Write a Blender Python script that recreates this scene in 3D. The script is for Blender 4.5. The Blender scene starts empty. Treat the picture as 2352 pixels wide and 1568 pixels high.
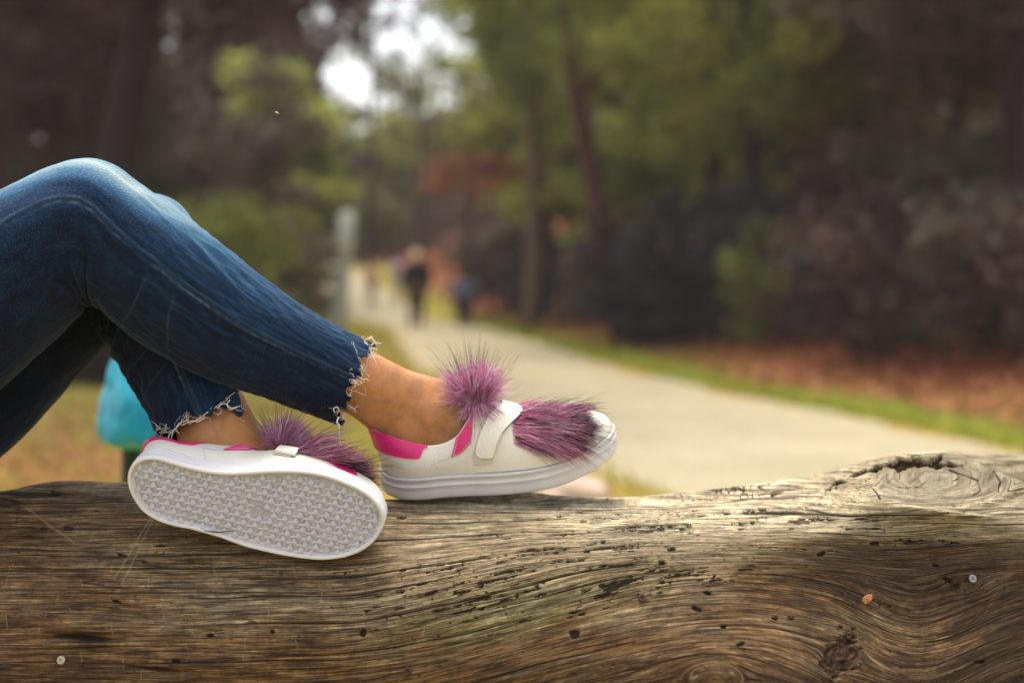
import bpy, bmesh, math, random
import numpy as np
from mathutils import Vector, Matrix

random.seed(7)
RNG = np.random.default_rng(11)
SC = bpy.context.scene
COL = SC.collection
R = math.radians

# ------------------------------------------------------------------ camera, world, sun, exposure
CAM_Z = 1.15
FPX = 50.0 / 36.0 * 2352.0           # focal length in units of a 2352 wide picture
cam_d = bpy.data.cameras.new('camera')
cam = bpy.data.objects.new('camera', cam_d)
COL.objects.link(cam)
cam.location = (0, 0, CAM_Z)
cam.rotation_euler = (R(90), 0, 0)
cam_d.lens = 50
cam_d.sensor_width = 36
cam_d.shift_y = -144.0 / 2352.0
cam_d.clip_start = 0.05
cam_d.clip_end = 1500
cam_d.dof.use_dof = True
cam_d.dof.focus_distance = 1.60
cam_d.dof.aperture_fstop = 2.3
SC.camera = cam

SUN_EL, SUN_AZ = R(72), R(-15)        # azimuth measured from +Y towards +X
world = bpy.data.worlds.new('World')
SC.world = world
world.use_nodes = True
wn = world.node_tree
bg = wn.nodes['Background']
sky = wn.nodes.new('ShaderNodeTexSky')
sky.sky_type = 'NISHITA'
sky.sun_disc = False
sky.sun_elevation = SUN_EL
sky.sun_rotation = SUN_AZ
sky.air_density = 1.0
sky.dust_density = 4.0
sky.ozone_density = 1.0
cloud = wn.nodes.new('ShaderNodeTexNoise')          # thin bright cloud cover over the blue
cloud.inputs['Scale'].default_value = 2.2
cloud.inputs['Detail'].default_value = 5
cl_r = wn.nodes.new('ShaderNodeValToRGB')
cl_r.color_ramp.elements[0].position = 0.3
cl_r.color_ramp.elements[0].color = (2.35, 2.15, 1.7, 1)
cl_r.color_ramp.elements[1].position = 0.7
cl_r.color_ramp.elements[1].color = (3.95, 3.5, 2.5, 1)
wn.links.new(cloud.outputs['Fac'], cl_r.inputs[0])
cl_a = wn.nodes.new('ShaderNodeMix')
cl_a.data_type = 'RGBA'
cl_a.blend_type = 'ADD'
cl_a.inputs[0].default_value = 1.0
wn.links.new(sky.outputs[0], cl_a.inputs[6])
wn.links.new(cl_r.outputs[0], cl_a.inputs[7])
wn.links.new(cl_a.outputs[2], bg.inputs['Color'])
bg.inputs['Strength'].default_value = 0.11

sun_d = bpy.data.lights.new('sun', 'SUN')
sun_d.energy = 1.5
sun_d.angle = R(30)
sun_d.color = (1.0, 0.87, 0.62)
sun = bpy.data.objects.new('sun', sun_d)
COL.objects.link(sun)
sdir = Vector((math.sin(SUN_AZ) * math.cos(SUN_EL), math.cos(SUN_AZ) * math.cos(SUN_EL), math.sin(SUN_EL)))
sun.rotation_euler = sdir.to_track_quat('Z', 'Y').to_euler()
sun.location = (3, 4, 12)

SC.view_settings.view_transform = 'Standard'
SC.view_settings.look = 'None'
SC.view_settings.gamma = 1.0
SC.view_settings.exposure = 1.2
SC.view_settings.use_curve_mapping = False
SC.cycles.use_denoising = True
SC.cycles.max_bounces = 6
SC.cycles.diffuse_bounces = 3
SC.cycles.transparent_max_bounces = 8
SC.cycles.sample_clamp_indirect = 8

# ------------------------------------------------------------------ helpers
def P(px, py, d):
    return np.array([(px - 1176.0) / FPX * d, d, CAM_Z - (py - 640.0) / FPX * d])

def Pa(px, py, d):
    px = np.asarray(px, float); py = np.asarray(py, float); d = np.asarray(d, float)
    return np.stack([(px - 1176.0) / FPX * d, d + 0 * px, CAM_Z - (py - 640.0) / FPX * d], -1)

def sstep(a, b, x):
    t = np.clip((np.asarray(x, float) - a) / (b - a), 0, 1)
    return t * t * (3 - 2 * t)

def gs(x, c, s):
    return np.exp(-((np.asarray(x, float) - c) / s) ** 2)

def _hash(ix, iy, iz, seed):
    h = (ix.astype(np.int64) * 374761393 + iy.astype(np.int64) * 668265263 + iz.astype(np.int64) * 2147483647 + seed * 144665) & 0xFFFFFFFF
    h = ((h ^ (h >> 13)) * 1274126177) & 0xFFFFFFFF
    h = ((h ^ (h >> 16)) * 2246822519) & 0xFFFFFFFF
    return ((h ^ (h >> 15)) & 0xFFFF) / 65535.0 * 2 - 1

def vnoise(x, y, z=0.0, seed=0):
    x, y, z = np.broadcast_arrays(np.asarray(x, float), np.asarray(y, float), np.asarray(z, float))
    ix, iy, iz = np.floor(x), np.floor(y), np.floor(z)
    fx, fy, fz = x - ix, y - iy, z - iz
    fx = fx * fx * fx * (fx * (fx * 6 - 15) + 10); fy = fy * fy * fy * (fy * (fy * 6 - 15) + 10); fz = fz * fz * fz * (fz * (fz * 6 - 15) + 10)
    ix = ix.astype(np.int64); iy = iy.astype(np.int64); iz = iz.astype(np.int64)
    out = 0
    for dz in (0, 1):
        wz = fz if dz else 1 - fz
        if dz and not np.any(fz): continue
        for dy in (0, 1):
            wy = fy if dy else 1 - fy
            for dx in (0, 1):
                wx = fx if dx else 1 - fx
                out = out + wx * wy * wz * _hash(ix + dx, iy + dy, iz + dz, seed)
    return out

def fbm(x, y, z=0.0, seed=0, octv=4, gain=0.5):
    a, f, s, n = 1.0, 1.0, 0.0, 0.0
    for k in range(octv):
        s = s + a * vnoise(np.asarray(x) * f, np.asarray(y) * f, np.asarray(z) * f, seed + k * 17)
        n += a; a *= gain; f *= 2.03
    return s / n

def catmull(pts, n):
    """pts (m,k) -> n samples along a centripetal-ish cubic through the points"""
    pts = np.asarray(pts, float)
    m = len(pts)
    ext = np.vstack([2 * pts[0] - pts[1], pts, 2 * pts[-1] - pts[-2]])
    t = np.linspace(0, m - 1 - 1e-9, n)
    i = np.floor(t).astype(int); f = (t - i)[:, None]
    p0, p1, p2, p3 = ext[i], ext[i + 1], ext[i + 2], ext[i + 3]
    return 0.5 * (2 * p1 + (p2 - p0) * f + (2 * p0 - 5 * p1 + 4 * p2 - p3) * f ** 2 + (3 * p1 - p0 - 3 * p2 + p3) * f ** 3)

def np_mesh(name, V, F, attrs=None, smooth=True, mat=None):
    """V (n,3); F (m,k) ndarray (k = 3 or 4), or a list of such arrays"""
    V = np.ascontiguousarray(V, np.float32)
    Fs = F if isinstance(F, list) else [F]
    Fs = [np.asarray(f, np.int32) for f in Fs if len(f)]
    me = bpy.data.meshes.new(name)
    me.vertices.add(len(V)); me.vertices.foreach_set('co', V.ravel())
    lv = np.concatenate([f.ravel() for f in Fs])
    tot = np.concatenate([np.full(len(f), f.shape[1], np.int32) for f in Fs])
    st = np.concatenate([[0], np.cumsum(tot)[:-1]]).astype(np.int32)
    me.loops.add(len(lv)); me.loops.foreach_set('vertex_index', lv)
    me.polygons.add(len(tot)); me.polygons.foreach_set('loop_start', st)
    try: me.polygons.foreach_set('loop_total', tot)
    except Exception: pass
    me.update(calc_edges=True)
    me.validate()
    if smooth:
        me.polygons.foreach_set('use_smooth', np.ones(len(me.polygons), bool))
    for k, a in (attrs or {}).items():
        a = np.asarray(a, np.float32)
        if a.ndim == 1:
            at = me.attributes.new(k, 'FLOAT', 'POINT'); at.data.foreach_set('value', a)
        elif a.shape[1] == 3:
            at = me.attributes.new(k, 'FLOAT_VECTOR', 'POINT'); at.data.foreach_set('vector', a.ravel())
        else:
            at = me.attributes.new(k, 'FLOAT_COLOR', 'POINT'); at.data.foreach_set('color', a.ravel())
    if mat is not None: me.materials.append(mat)
    return me

def grid_faces(n, m, cu=False, cv=False, off=0):
    """quads of an (n,m) vertex grid"""
    i = np.arange(n if cu else n - 1); j = np.arange(m if cv else m - 1)
    I, J = np.meshgrid(i, j, indexing='ij')
    I2, J2 = (I + 1) % n, (J + 1) % m
    return np.stack([I * m + J, I2 * m + J, I2 * m + J2, I * m + J2], -1).reshape(-1, 4) + off

class Bag:
    """collects pieces into ONE mesh"""
    def __init__(s): s.V, s.F3, s.F4, s.n = [], [], [], 0
    def add(s, V, F):
        V = np.asarray(V, float).reshape(-1, 3); F = np.asarray(F, int) + s.n
        (s.F3 if F.shape[1] == 3 else s.F4).append(F); s.V.append(V); s.n += len(V)
    def grid(s, G, cu=False, cv=False):
        n, m = G.shape[:2]; s.add(G.reshape(-1, 3), grid_faces(n, m, cu, cv))
    def tube(s, pts, rad, sides=8, caps=True):
        pts = np.asarray(pts, float); n = len(pts)
        rad = np.full(n, rad) if np.isscalar(rad) else np.asarray(rad, float)
        T = np.gradient(pts, axis=0); T /= np.linalg.norm(T, axis=1)[:, None] + 1e-12
        up = np.array([0, 0, 1.0]) if abs(T[0][2]) < 0.9 else np.array([1.0, 0, 0])
        A = np.cross(T, up); A /= np.linalg.norm(A, axis=1)[:, None] + 1e-12
        B = np.cross(T, A)
        th = np.linspace(0, 2 * np.pi, sides, endpoint=False)
        G = pts[:, None] + rad[:, None, None] * (A[:, None] * np.cos(th)[None, :, None] + B[:, None] * np.sin(th)[None, :, None])
        b = s.n; s.grid(G, cv=True)
        if caps:
            for e, c in ((0, pts[0]), (n - 1, pts[-1])):
                k = s.n; s.V.append(c[None]); s.n += 1
                j = np.arange(sides); r = b + e * sides
                s.F3.append(np.stack([np.full(sides, k), r + j, r + (j + 1) % sides], -1))
    def box(s, c, sz, M=None):
        c = np.asarray(c, float); h = np.asarray(sz, float) / 2
        v = np.array([[x, y, z] for x in (-1, 1) for y in (-1, 1) for z in (-1, 1)]) * h
        if M is not None: v = v @ np.asarray(M).T
        s.add(v + c, [[0, 1, 3, 2], [4, 6, 7, 5], [0, 4, 5, 1], [2, 3, 7, 6], [0, 2, 6, 4], [1, 5, 7, 3]])
    def ball(s, c, r, nu=16, nv=10):
        c = np.asarray(c, float); r = np.asarray(r if not np.isscalar(r) else (r, r, r), float)
        u = np.linspace(0, 2 * np.pi, nu, endpoint=False); v = np.linspace(0.02, np.pi - 0.02, nv)
        G = np.stack([np.outer(np.sin(v), np.cos(u)), np.outer(np.sin(v), np.sin(u)), np.outer(np.cos(v), np.ones(nu))], -1) * r + c
        b = s.n; s.grid(G, cv=True)
        for e, z in ((0, r[2]), (nv - 1, -r[2])):
            k = s.n; s.V.append((c + [0, 0, z])[None]); s.n += 1
            j = np.arange(nu); q = b + e * nu
            s.F3.append(np.stack([np.full(nu, k), q + j, q + (j + 1) % nu], -1))
    def mesh(s, name, mat=None, smooth=True, attrs=None):
        F = []
        if s.F4: F.append(np.vstack(s.F4))
        if s.F3: F.append(np.vstack(s.F3))
        return np_mesh(name, np.vstack(s.V), F, attrs, smooth, mat)

def link(name, me, parent=None):
    o = bpy.data.objects.new(name, me); COL.objects.link(o)
    if parent is not None: o.parent = parent
    return o

def tag(o, label=None, cat=None, group=None, kind=None):
    if label: o['label'] = label
    if cat: o['category'] = cat
    if group: o['group'] = group
    if kind: o['kind'] = kind
    return o

def empty(name, loc=(0, 0, 0)):
    o = bpy.data.objects.new(name, None); COL.objects.link(o); o.location = loc; o.empty_display_size = 0.1
    return o

def remeshed(name, bag, voxel, smooth_it=6, mat=None):
    me = bag.mesh(name + '_src')
    o = bpy.data.objects.new(name + '_tmp', me); COL.objects.link(o)
    m = o.modifiers.new('r', 'REMESH'); m.mode = 'VOXEL'; m.voxel_size = voxel
    m2 = o.modifiers.new('s', 'SMOOTH'); m2.factor = 0.5; m2.iterations = smooth_it
    dg = bpy.context.evaluated_depsgraph_get(); dg.update()
    out = bpy.data.meshes.new_from_object(o.evaluated_get(dg), depsgraph=dg)
    out.name = name
    bpy.data.objects.remove(o); bpy.data.meshes.remove(me)
    out.polygons.foreach_set('use_smooth', np.ones(len(out.polygons), bool))
    out.materials.clear()
    if mat: out.materials.append(mat)
    return out

class NT:
    """small node-tree writer"""
    def __init__(s, name, rough=0.6, spec=0.3):
        s.m = bpy.data.materials.new(name); s.m.use_nodes = True
        s.t = s.m.node_tree; s.b = s.t.nodes['Principled BSDF']
        s.b.inputs['Roughness'].default_value = rough
        s.b.inputs['Specular IOR Level'].default_value = spec
    def n(s, kind, **kw):
        x = s.t.nodes.new(kind)
        for k, v in kw.items(): setattr(x, k, v)
        return x
    def put(s, sock, v):
        if isinstance(v, bpy.types.NodeSocket): s.t.links.new(v, sock)
        elif isinstance(v, (tuple, list)) and len(v) == 3 and sock.type == 'RGBA': sock.default_value = (*v, 1)
        else: sock.default_value = v
    def attr(s, name, out='Fac'):
        return s.n('ShaderNodeAttribute', attribute_name=name).outputs[out]
    def coord(s, which='Object'):
        return s.n('ShaderNodeTexCoord').outputs[which]
    def scale(s, v, sc):
        x = s.n('ShaderNodeMapping'); s.put(x.inputs['Vector'], v); x.inputs['Scale'].default_value = sc
        return x.outputs[0]
    def noise(s, v, sc=5, det=4, rough=0.55, dist=0.0, out='Fac'):
        x = s.n('ShaderNodeTexNoise'); s.put(x.inputs['Vector'], v)
        x.inputs['Scale'].default_value = sc; x.inputs['Detail'].default_value = det
        x.inputs['Roughness'].default_value = rough; x.inputs['Distortion'].default_value = dist
        return x.outputs[out]
    def ramp(s, f, stops, interp='LINEAR'):
        x = s.n('ShaderNodeValToRGB'); s.put(x.inputs[0], f); e = x.color_ramp.elements
        x.color_ramp.interpolation = interp
        while len(e) < len(stops): e.new(0.5)
        for i, (p, c) in enumerate(stops):
            e[i].position = p; e[i].color = (*c, 1) if not np.isscalar(c) else (c, c, c, 1)
        return x.outputs[0]
    def mix(s, f, a, b, mode='MIX'):
        x = s.n('ShaderNodeMix', data_type='RGBA', blend_type=mode)
        s.put(x.inputs[0], f); s.put(x.inputs[6], a); s.put(x.inputs[7], b)
        return x.outputs[2]
    def math(s, op, a, b=0.0, c=0.0, clamp=False):
        x = s.n('ShaderNodeMath', operation=op, use_clamp=clamp)
        s.put(x.inputs[0], a); s.put(x.inputs[1], b); s.put(x.inputs[2], c)
        return x.outputs[0]
    def step(s, v, a, b):
        x = s.n('ShaderNodeMapRange', interpolation_type='SMOOTHSTEP')
        s.put(x.inputs['Value'], v); x.inputs['From Min'].default_value = a; x.inputs['From Max'].default_value = b
        return x.outputs[0]
    def bump(s, h, strength=0.3, dist=0.001, normal=None):
        x = s.n('ShaderNodeBump'); s.put(x.inputs['Height'], h)
        x.inputs['Strength'].default_value = strength; x.inputs['Distance'].default_value = dist
        if normal is not None: s.put(x.inputs['Normal'], normal)
        s.put(s.b.inputs['Normal'], x.outputs[0]); return x.outputs[0]
    def color(s, c): s.put(s.b.inputs['Base Color'], c); return s
    def set(s, k, v): s.put(s.b.inputs[k], v); return s

def plain(name, col, rough=0.6, spec=0.3, var=0.15, sc=30, bump=0.0, bsc=200, bd=0.0005):
    N = NT(name, rough, spec)
    v = N.coord()
    f = N.noise(v, sc, 4)
    lo = tuple(c * (1 - var) for c in col); hi = tuple(min(1, c * (1 + var)) for c in col)
    N.color(N.ramp(f, [(0.3, lo), (0.7, hi)]))
    if bump: N.bump(N.noise(v, bsc, 3), bump, bd)
    return N.m

# ------------------------------------------------------------------ terrain and path
def path_c(y):
    y = np.asarray(y, float)
    k = np.linspace(-2.5, 2.5, 9); s = 0
    for q in k: s = s + np.interp(y + q, [-5, 9.4, 16.3, 34, 42, 60, 75, 90], [4.2, 2.0, 0.35, -1.85, -3.7, -8.1, -13, -20])
    return s / len(k)
def path_w(y): return np.interp(y, [0, 9.4, 16, 34, 60], [2.9, 2.85, 2.65, 2.2, 2.0])

def ground_z(x, y):
    x = np.asarray(x, float); y = np.asarray(y, float)
    c, w = path_c(y), path_w(y)
    er = x - (c + w / 2); el = (c - w / 2) - x
    z = 0.44 * (1 - sstep(2.3, 6.5, y))
    z = z + 0.095 * np.clip(y - 41, 0, 25) * sstep(40, 46, y)
    z = z + sstep(0.8, 6, er) * 1.25 + 0.06 * np.clip(er - 6, 0, 30)
    z = z + 0.035 * np.clip(el - 3, 0, 40) * sstep(6, 16, y)
    z = z + 0.05 * fbm(x * 0.5, y * 0.5, seed=3) * sstep(0.1, 1.5, np.maximum(er, el))
    return z

def mat_ground():
    N = NT('ground_soil', 0.95, 0.1)
    v = N.coord()
    g = N.attr('grassy'); r = N.attr('rusty')
    n1 = N.noise(v, 1.3, 5, 0.6); n2 = N.noise(v, 9, 5, 0.65); n3 = N.noise(v, 60, 3)
    dirt = N.ramp(n2, [(0.3, (0.20, 0.115, 0.035)), (0.5, (0.40, 0.26, 0.075)), (0.72, (0.50, 0.36, 0.14))])
    gr = N.ramp(n2, [(0.3, (0.13, 0.14, 0.02)), (0.55, (0.30, 0.27, 0.04)), (0.75, (0.42, 0.35, 0.07))])
    ru = N.ramp(n2, [(0.3, (0.13, 0.04, 0.025)), (0.55, (0.33, 0.11, 0.05)), (0.75, (0.42, 0.20, 0.08))])
    gm = N.math('ADD', g, N.math('MULTIPLY', N.math('SUBTRACT', n1, 0.5), 1.6), clamp=True)
    c = N.mix(gm, dirt, gr)
    c = N.mix(N.math('ADD', r, N.math('MULTIPLY', N.math('SUBTRACT', n1, 0.5), N.math('MULTIPLY', r, 1.2)), clamp=True), c, ru)
    c = N.mix(0.4, c, N.ramp(n3, [(0.3, 0.5), (0.7, 1.0)]), 'MULTIPLY')
    N.color(c); N.bump(N.math('ADD', n2, n3), 0.6, 0.02)
    return N.m

ys = np.concatenate([np.arange(-8, 12, 0.25), np.arange(12, 45, 0.5), np.arange(45, 100, 1.5), np.arange(100, 420, 20)])
xs = np.concatenate([np.arange(-300, -40, 20), np.arange(-40, -10, 1.5), np.arange(-10, 14, 0.3), np.arange(14, 45, 1.5), np.arange(45, 301, 20)])
GX, GY = np.meshgrid(xs, ys)
GZ = ground_z(GX, GY)
er = GX - (path_c(GY) + path_w(GY) / 2); el = (path_c(GY) - path_w(GY) / 2) - GX
grassy = np.where(er > 0, gs(er, 0.6, 1.0) * (1 - gs(er, 0, 0.22)) * 1.25, 0.55 * sstep(0.1, 1.2, el) + 0.3 * sstep(14, 25, GY))
rusty = sstep(1.1, 2.2, er + 0.5 * fbm(GX * 0.6, GY * 0.6, seed=9)) + 0.85 * sstep(-1.5, -2.6, GX) * sstep(13, 8, GY)
ground = link('ground', np_mesh('ground', np.stack([GX, GY, GZ], -1).reshape(-1, 3), grid_faces(len(ys), len(xs))[:, ::-1],
              {'grassy': grassy.ravel(), 'rusty': np.clip(rusty, 0, 1).ravel()}, mat=mat_ground()))
tag(ground, kind='structure')

def mat_path():
    N = NT('path_gravel', 0.9, 0.15)
    v = N.coord()
    n1 = N.noise(v, 0.9, 4); n2 = N.noise(v, 25, 5, 0.7); n3 = N.noise(v, 140, 2)
    c = N.ramp(n1, [(0.3, (0.42, 0.375, 0.255)), (0.7, (0.54, 0.485, 0.345))])
    c = N.mix(0.7, c, N.ramp(n2, [(0.3, 0.45), (0.65, 1.0)]), 'MULTIPLY')
    n4 = N.noise(v, 3.5, 4, .65); c = N.mix(N.step(n4, .56, .70), c, (.27, .25, .12))
    N.color(c); N.bump(N.math('ADD', n2, n3), 0.8, 0.015)
    return N.m
py_ = np.arange(2, 90, 0.4)
pw_ = np.linspace(-0.5, 0.5, 15)
PX = path_c(py_)[:, None] + path_w(py_)[:, None] * pw_[None] + np.where(np.abs(pw_) > 0.49, 1, 0)[None] * 0.55 * fbm(py_[:, None] * 1.3, pw_[None] * 9, seed=21)
PY = np.repeat(py_[:, None], 15, 1)
PZ = ground_z(PX, PY) + 0.012 - 0.010 * (np.abs(pw_) > 0.49)[None]
path = link('path', np_mesh('path', np.stack([PX, PY, PZ], -1).reshape(-1, 3), grid_faces(len(py_), 15)[:, ::-1], mat=mat_path()))
tag(path, kind='structure')

# ------------------------------------------------------------------ leaves, trees, shrubs
def mat_leaf(name, c0, c1, trans=0.35):
    N = NT(name, 0.55, 0.25)
    t = N.attr('tone')
    oi = N.n('ShaderNodeObjectInfo').outputs['Random']
    c = N.mix(t, c0, c1)
    c = N.mix(0.35, c, N.ramp(oi, [(0, 0.55), (1, 1.0)]), 'MULTIPLY')
    N.color(c)
    tr = N.n('ShaderNodeBsdfTranslucent'); N.put(tr.inputs['Color'], c)
    mx = N.n('ShaderNodeMixShader'); mx.inputs[0].default_value = trans
    out = N.t.nodes['Material Output']
    N.t.links.new(N.b.outputs[0], mx.inputs[1]); N.t.links.new(tr.outputs[0], mx.inputs[2]); N.t.links.new(mx.outputs[0], out.inputs['Surface'])
    return N.m

LEAF = {
    'bright': mat_leaf('leaf_bright_green', (0.11, 0.15, 0.03), (0.56, 0.60, 0.12), .5),
    'olive': mat_leaf('leaf_olive', (0.085, 0.102, 0.028), (0.27, 0.30, 0.07), .5),
    'dark': mat_leaf('leaf_dark', (0.050, 0.040, 0.038), (0.11, 0.10, 0.058), .4),
    'umber': mat_leaf('leaf_umber', (0.042, 0.025, 0.028), (0.115, 0.068, 0.054), .4),
    'rust': mat_leaf('leaf_rust', (0.16, 0.05, 0.025), (0.45, 0.18, 0.06), .45),
    'blue': mat_leaf('leaf_blue_black', (0.016, 0.019, 0.026), (0.045, 0.050, 0.052)),
}
def mat_bark(name, a, b):
    N = NT(name, 0.9, 0.15)
    v = N.scale(N.coord(), (14, 14, 2.5))
    f = N.noise(v, 1.2, 5, 0.65)
    N.color(N.ramp(f, [(0.3, a), (0.7, b)])); N.bump(f, 0.8, 0.03)
    return N.m
BARK = {'dark': mat_bark('bark_dark', (0.012, 0.009, 0.010), (0.035, 0.025, 0.022)),
        'red': mat_bark('bark_red', (0.05, 0.018, 0.018), (0.13, 0.05, 0.045)),
        'tan': mat_bark('bark_tan', (0.11, 0.075, 0.05), (0.24, 0.17, 0.12))}

def leaf_cloud(name, clumps, per, size, mat, squash=0.7, seed=0):
    """clumps (n,4): centre + radius; many small two-sided leaf faces spread through each clump"""
    r = np.random.default_rng(seed)
    clumps = np.asarray(clumps, float)
    n = len(clumps) * per
    c = np.repeat(clumps, per, 0)
    d = r.normal(size=(n, 3)); d /= np.linalg.norm(d, axis=1)[:, None]
    rad = r.random(n) ** 0.45
    p = c[:, :3] + d * (rad * c[:, 3])[:, None] * np.array([1, 1, squash])
    a = r.normal(size=(n, 3)); a[:, 2] *= 0.6; a /= np.linalg.norm(a, axis=1)[:, None]
    b = np.cross(a, r.normal(size=(n, 3))); b /= np.linalg.norm(b, axis=1)[:, None]
    s = size * (0.6 + 0.9 * r.random(n))
    l, w = a * s[:, None], b * (s * 0.42)[:, None]
    V = np.stack([p - l, p + w - l * 0.1, p + l, p - w - l * 0.1], 1).reshape(-1, 3)
    F = np.arange(n * 4).reshape(-1, 4)
    ct = np.repeat(r.random(len(clumps)), per)
    tone = np.repeat(np.clip(0.75 * ct ** 1.6 + 0.30 * r.random(n), 0, 1), 4)
    return np_mesh(name, V, F, {'tone': tone}, smooth=False, mat=mat)

def clumps_ellipsoid(n, rx, ry, rz, cz, rmin, rmax, seed, cone=0.0):
    r = np.random.default_rng(seed)
    out = []
    while len(out) < n:
        q = r.uniform(-1, 1, 3)
        if np.linalg.norm(q) > 1: continue
        k = 1 - cone * (q[2] * 0.5 + 0.5)
        out.append((q[0] * rx * k, q[1] * ry * k, cz + q[2] * rz, r.uniform(rmin, rmax)))
    return np.array(out)

_crown_cache = {}
def crown_mesh(shape, matkey, var):
    key = (shape, matkey, var)
    if key not in _crown_cache:
        sd = hash((shape, var)) % 1000 if False else {'round': 100, 'pine': 200, 'bush': 300, 'sparse': 500, 'wide': 400}[shape] + var
        if shape == 'round':
            cl = clumps_ellipsoid(46, 2.5, 2.5, 3.6, 5.0, 0.55, 1.1, sd); per, sz = 150, 0.12
        elif shape == 'wide':
            cl = clumps_ellipsoid(56, 3.3, 3.0, 3.0, 5.0, 0.5, 1.05, sd); per, sz = 140, 0.12
        elif shape == 'pine':
            cl = clumps_ellipsoid(54, 2.3, 2.3, 4.4, 5.2, 0.45, 0.9, sd, cone=0.55); per, sz = 140, 0.12
        elif shape == 'sparse':
            cl = clumps_ellipsoid(40, 3.2, 3.0, 4.2, 5.4, 0.25, 0.6, sd); per, sz = 46, 0.11
        else:
            cl = clumps_ellipsoid(18, 0.95, 0.95, 0.75, 0.75, 0.25, 0.5, sd); per, sz = 110, 0.06
        _crown_cache[key] = leaf_cloud(shape + '_crown', cl, per, sz, LEAF[matkey], seed=sd)
    return _crown_cache[key]

def trunk_mesh(h, r0, lean, mat, seed, limbs=6):
    r = np.random.default_rng(seed)
    b = Bag()
    t = np.linspace(0, 1, 9)
    pts = np.stack([lean[0] * t + 0.12 * np.sin(t * 5 + seed), lean[1] * t + 0.1 * np.sin(t * 4 + 2 * seed), -0.3 + (h + 0.3) * t], -1)
    pts[0, :2] = 0
    rad = r0 * (1 - 0.8 * t); rad[0] *= 1.45; rad[1] *= 1.1
    b.tube(pts, rad, 10)
    for k in range(limbs):
        s = 0.35 + 0.6 * (k + r.random()) / limbs
        p = np.array([np.interp(s, t, pts[:, i]) for i in range(3)])
        a = r.uniform(0, 6.28); L = h * 0.28 * (1.1 - s * 0.5)
        q = np.linspace(0, 1, 5)[:, None]
        d = np.array([math.cos(a), math.sin(a), 0.45])
        b.tube(p + d * q * L + np.array([0, 0, 0.25 * L]) * q ** 2, np.interp(s, t, rad) * 0.45 * (1 - 0.8 * q[:, 0]), 6)
    return b.mesh('trunk', mat)

def tree(label, px, d, h=9.0, shape='round', leaf='olive', bark='dark', r0=0.16, lean=(0, 0), var=0, cs=1.0, lift=0.0, group=None, dx=0.0, rot=None, name='tree'):
    x = (px - 1176.0) / FPX * d + dx
    root = empty(name, (x, d, float(ground_z(x, d))))
    tag(root, label, 'tree', group)
    link('trunk', trunk_mesh(h * 0.92, r0, lean, BARK[bark], var + int(px) % 97), root)
    c = link('crown', crown_mesh(shape, leaf, var % 3), root)
    c.scale = (cs, cs, h / 9.5)
    c.location = (lean[0] * 0.75, lean[1] * 0.75, lift)
    c.rotation_euler = (0, 0, (var * 1.7 + px * 0.013) if rot is None else rot)
    return root

def shrub(label, px, d, h=1.5, w=1.0, leaf='umber', var=0, group=None, dx=0.0):
    x = (px - 1176.0) / FPX * d + dx
    root = empty('shrub', (x, d, float(ground_z(x, d)) - 0.1))
    tag(root, label, 'shrub', group)
    b = Bag(); r = np.random.default_rng(var + 50)
    for k in range(5):
        a = r.uniform(0, 6.28); q = np.linspace(0, 1, 5)[:, None]
        b.tube(q * np.array([math.cos(a) * 0.5 * w, math.sin(a) * 0.5 * w, h * 0.8]), 0.02 * (1.1 - q[:, 0]), 5)
    link('stem', b.mesh('stem', BARK['dark']), root)
    c = link('foliage', crown_mesh('bush', leaf, var % 3), root)
    c.scale = (w, w, h / 1.5); c.rotation_euler = (0, 0, var * 2.1)
    return root

# ------------------------------------------------------------------ the trees and shrubs round the path
GT = 'trees of the park wood'
# left side, dark and near
tree('dark leaning tree at the upper left, standing before the speckled sky', 205, 15, 11, 'wide', 'umber', 'dark', .26, (1.3, .3), 0, 1.15, 1.2, GT)
tree('reddish trunked tree behind the knee at the far left', -40, 20, 10, 'wide', 'umber', 'red', .20, (.4, 0), 1, .85, .6, GT)
tree('reddish slim tree just left of the leaning dark tree', 110, 23, 10, 'round', 'dark', 'red', .18, (.5, 0), 2, .75, .4, GT)
tree('dark bushy tree above the knee on the left', 330, 26, 6.0, 'wide', 'dark', 'dark', .2, (0, 0), 4, 1.05, -.6, GT)
tree('dark spreading tree left of the pale post', 480, 30, 8.2, 'wide', 'dark', 'dark', .2, (0, 0), 5, .8, -1.0, GT)
tree('green low branched tree beside the pale post', 600, 33, 8.0, 'pine', 'bright', 'dark', .18, (.2, 0), 6, 1.1, -1.3, GT)
tree('umber tree rising over the green tree on the left', 560, 38, 14, 'wide', 'umber', 'dark', .24, (0, 0), 7, .95, 0, GT)
tree('tall dark tree at the left edge of the sky gap', 520, 44, 15, 'round', 'dark', 'dark', .25, (0, 0), 8, 1.4, .5, GT)
tree('olive round tree where the path climbs out of view', 740, 62, 9, 'round', 'olive', 'dark', .2, (0, 0), 9, 1.6, -2.0, GT)
tree('low olive tree beneath the sky gap', 880, 66, 9.5, 'wide', 'olive', 'dark', .2, (0, 0), 10, 1.5, -1.8, GT)
tree('bright green tree beneath the sky gap, right of the low olive one', 1010, 64, 11, 'round', 'bright', 'dark', .2, (0, 0), 11, 1.3, -1.6, GT)
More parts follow.
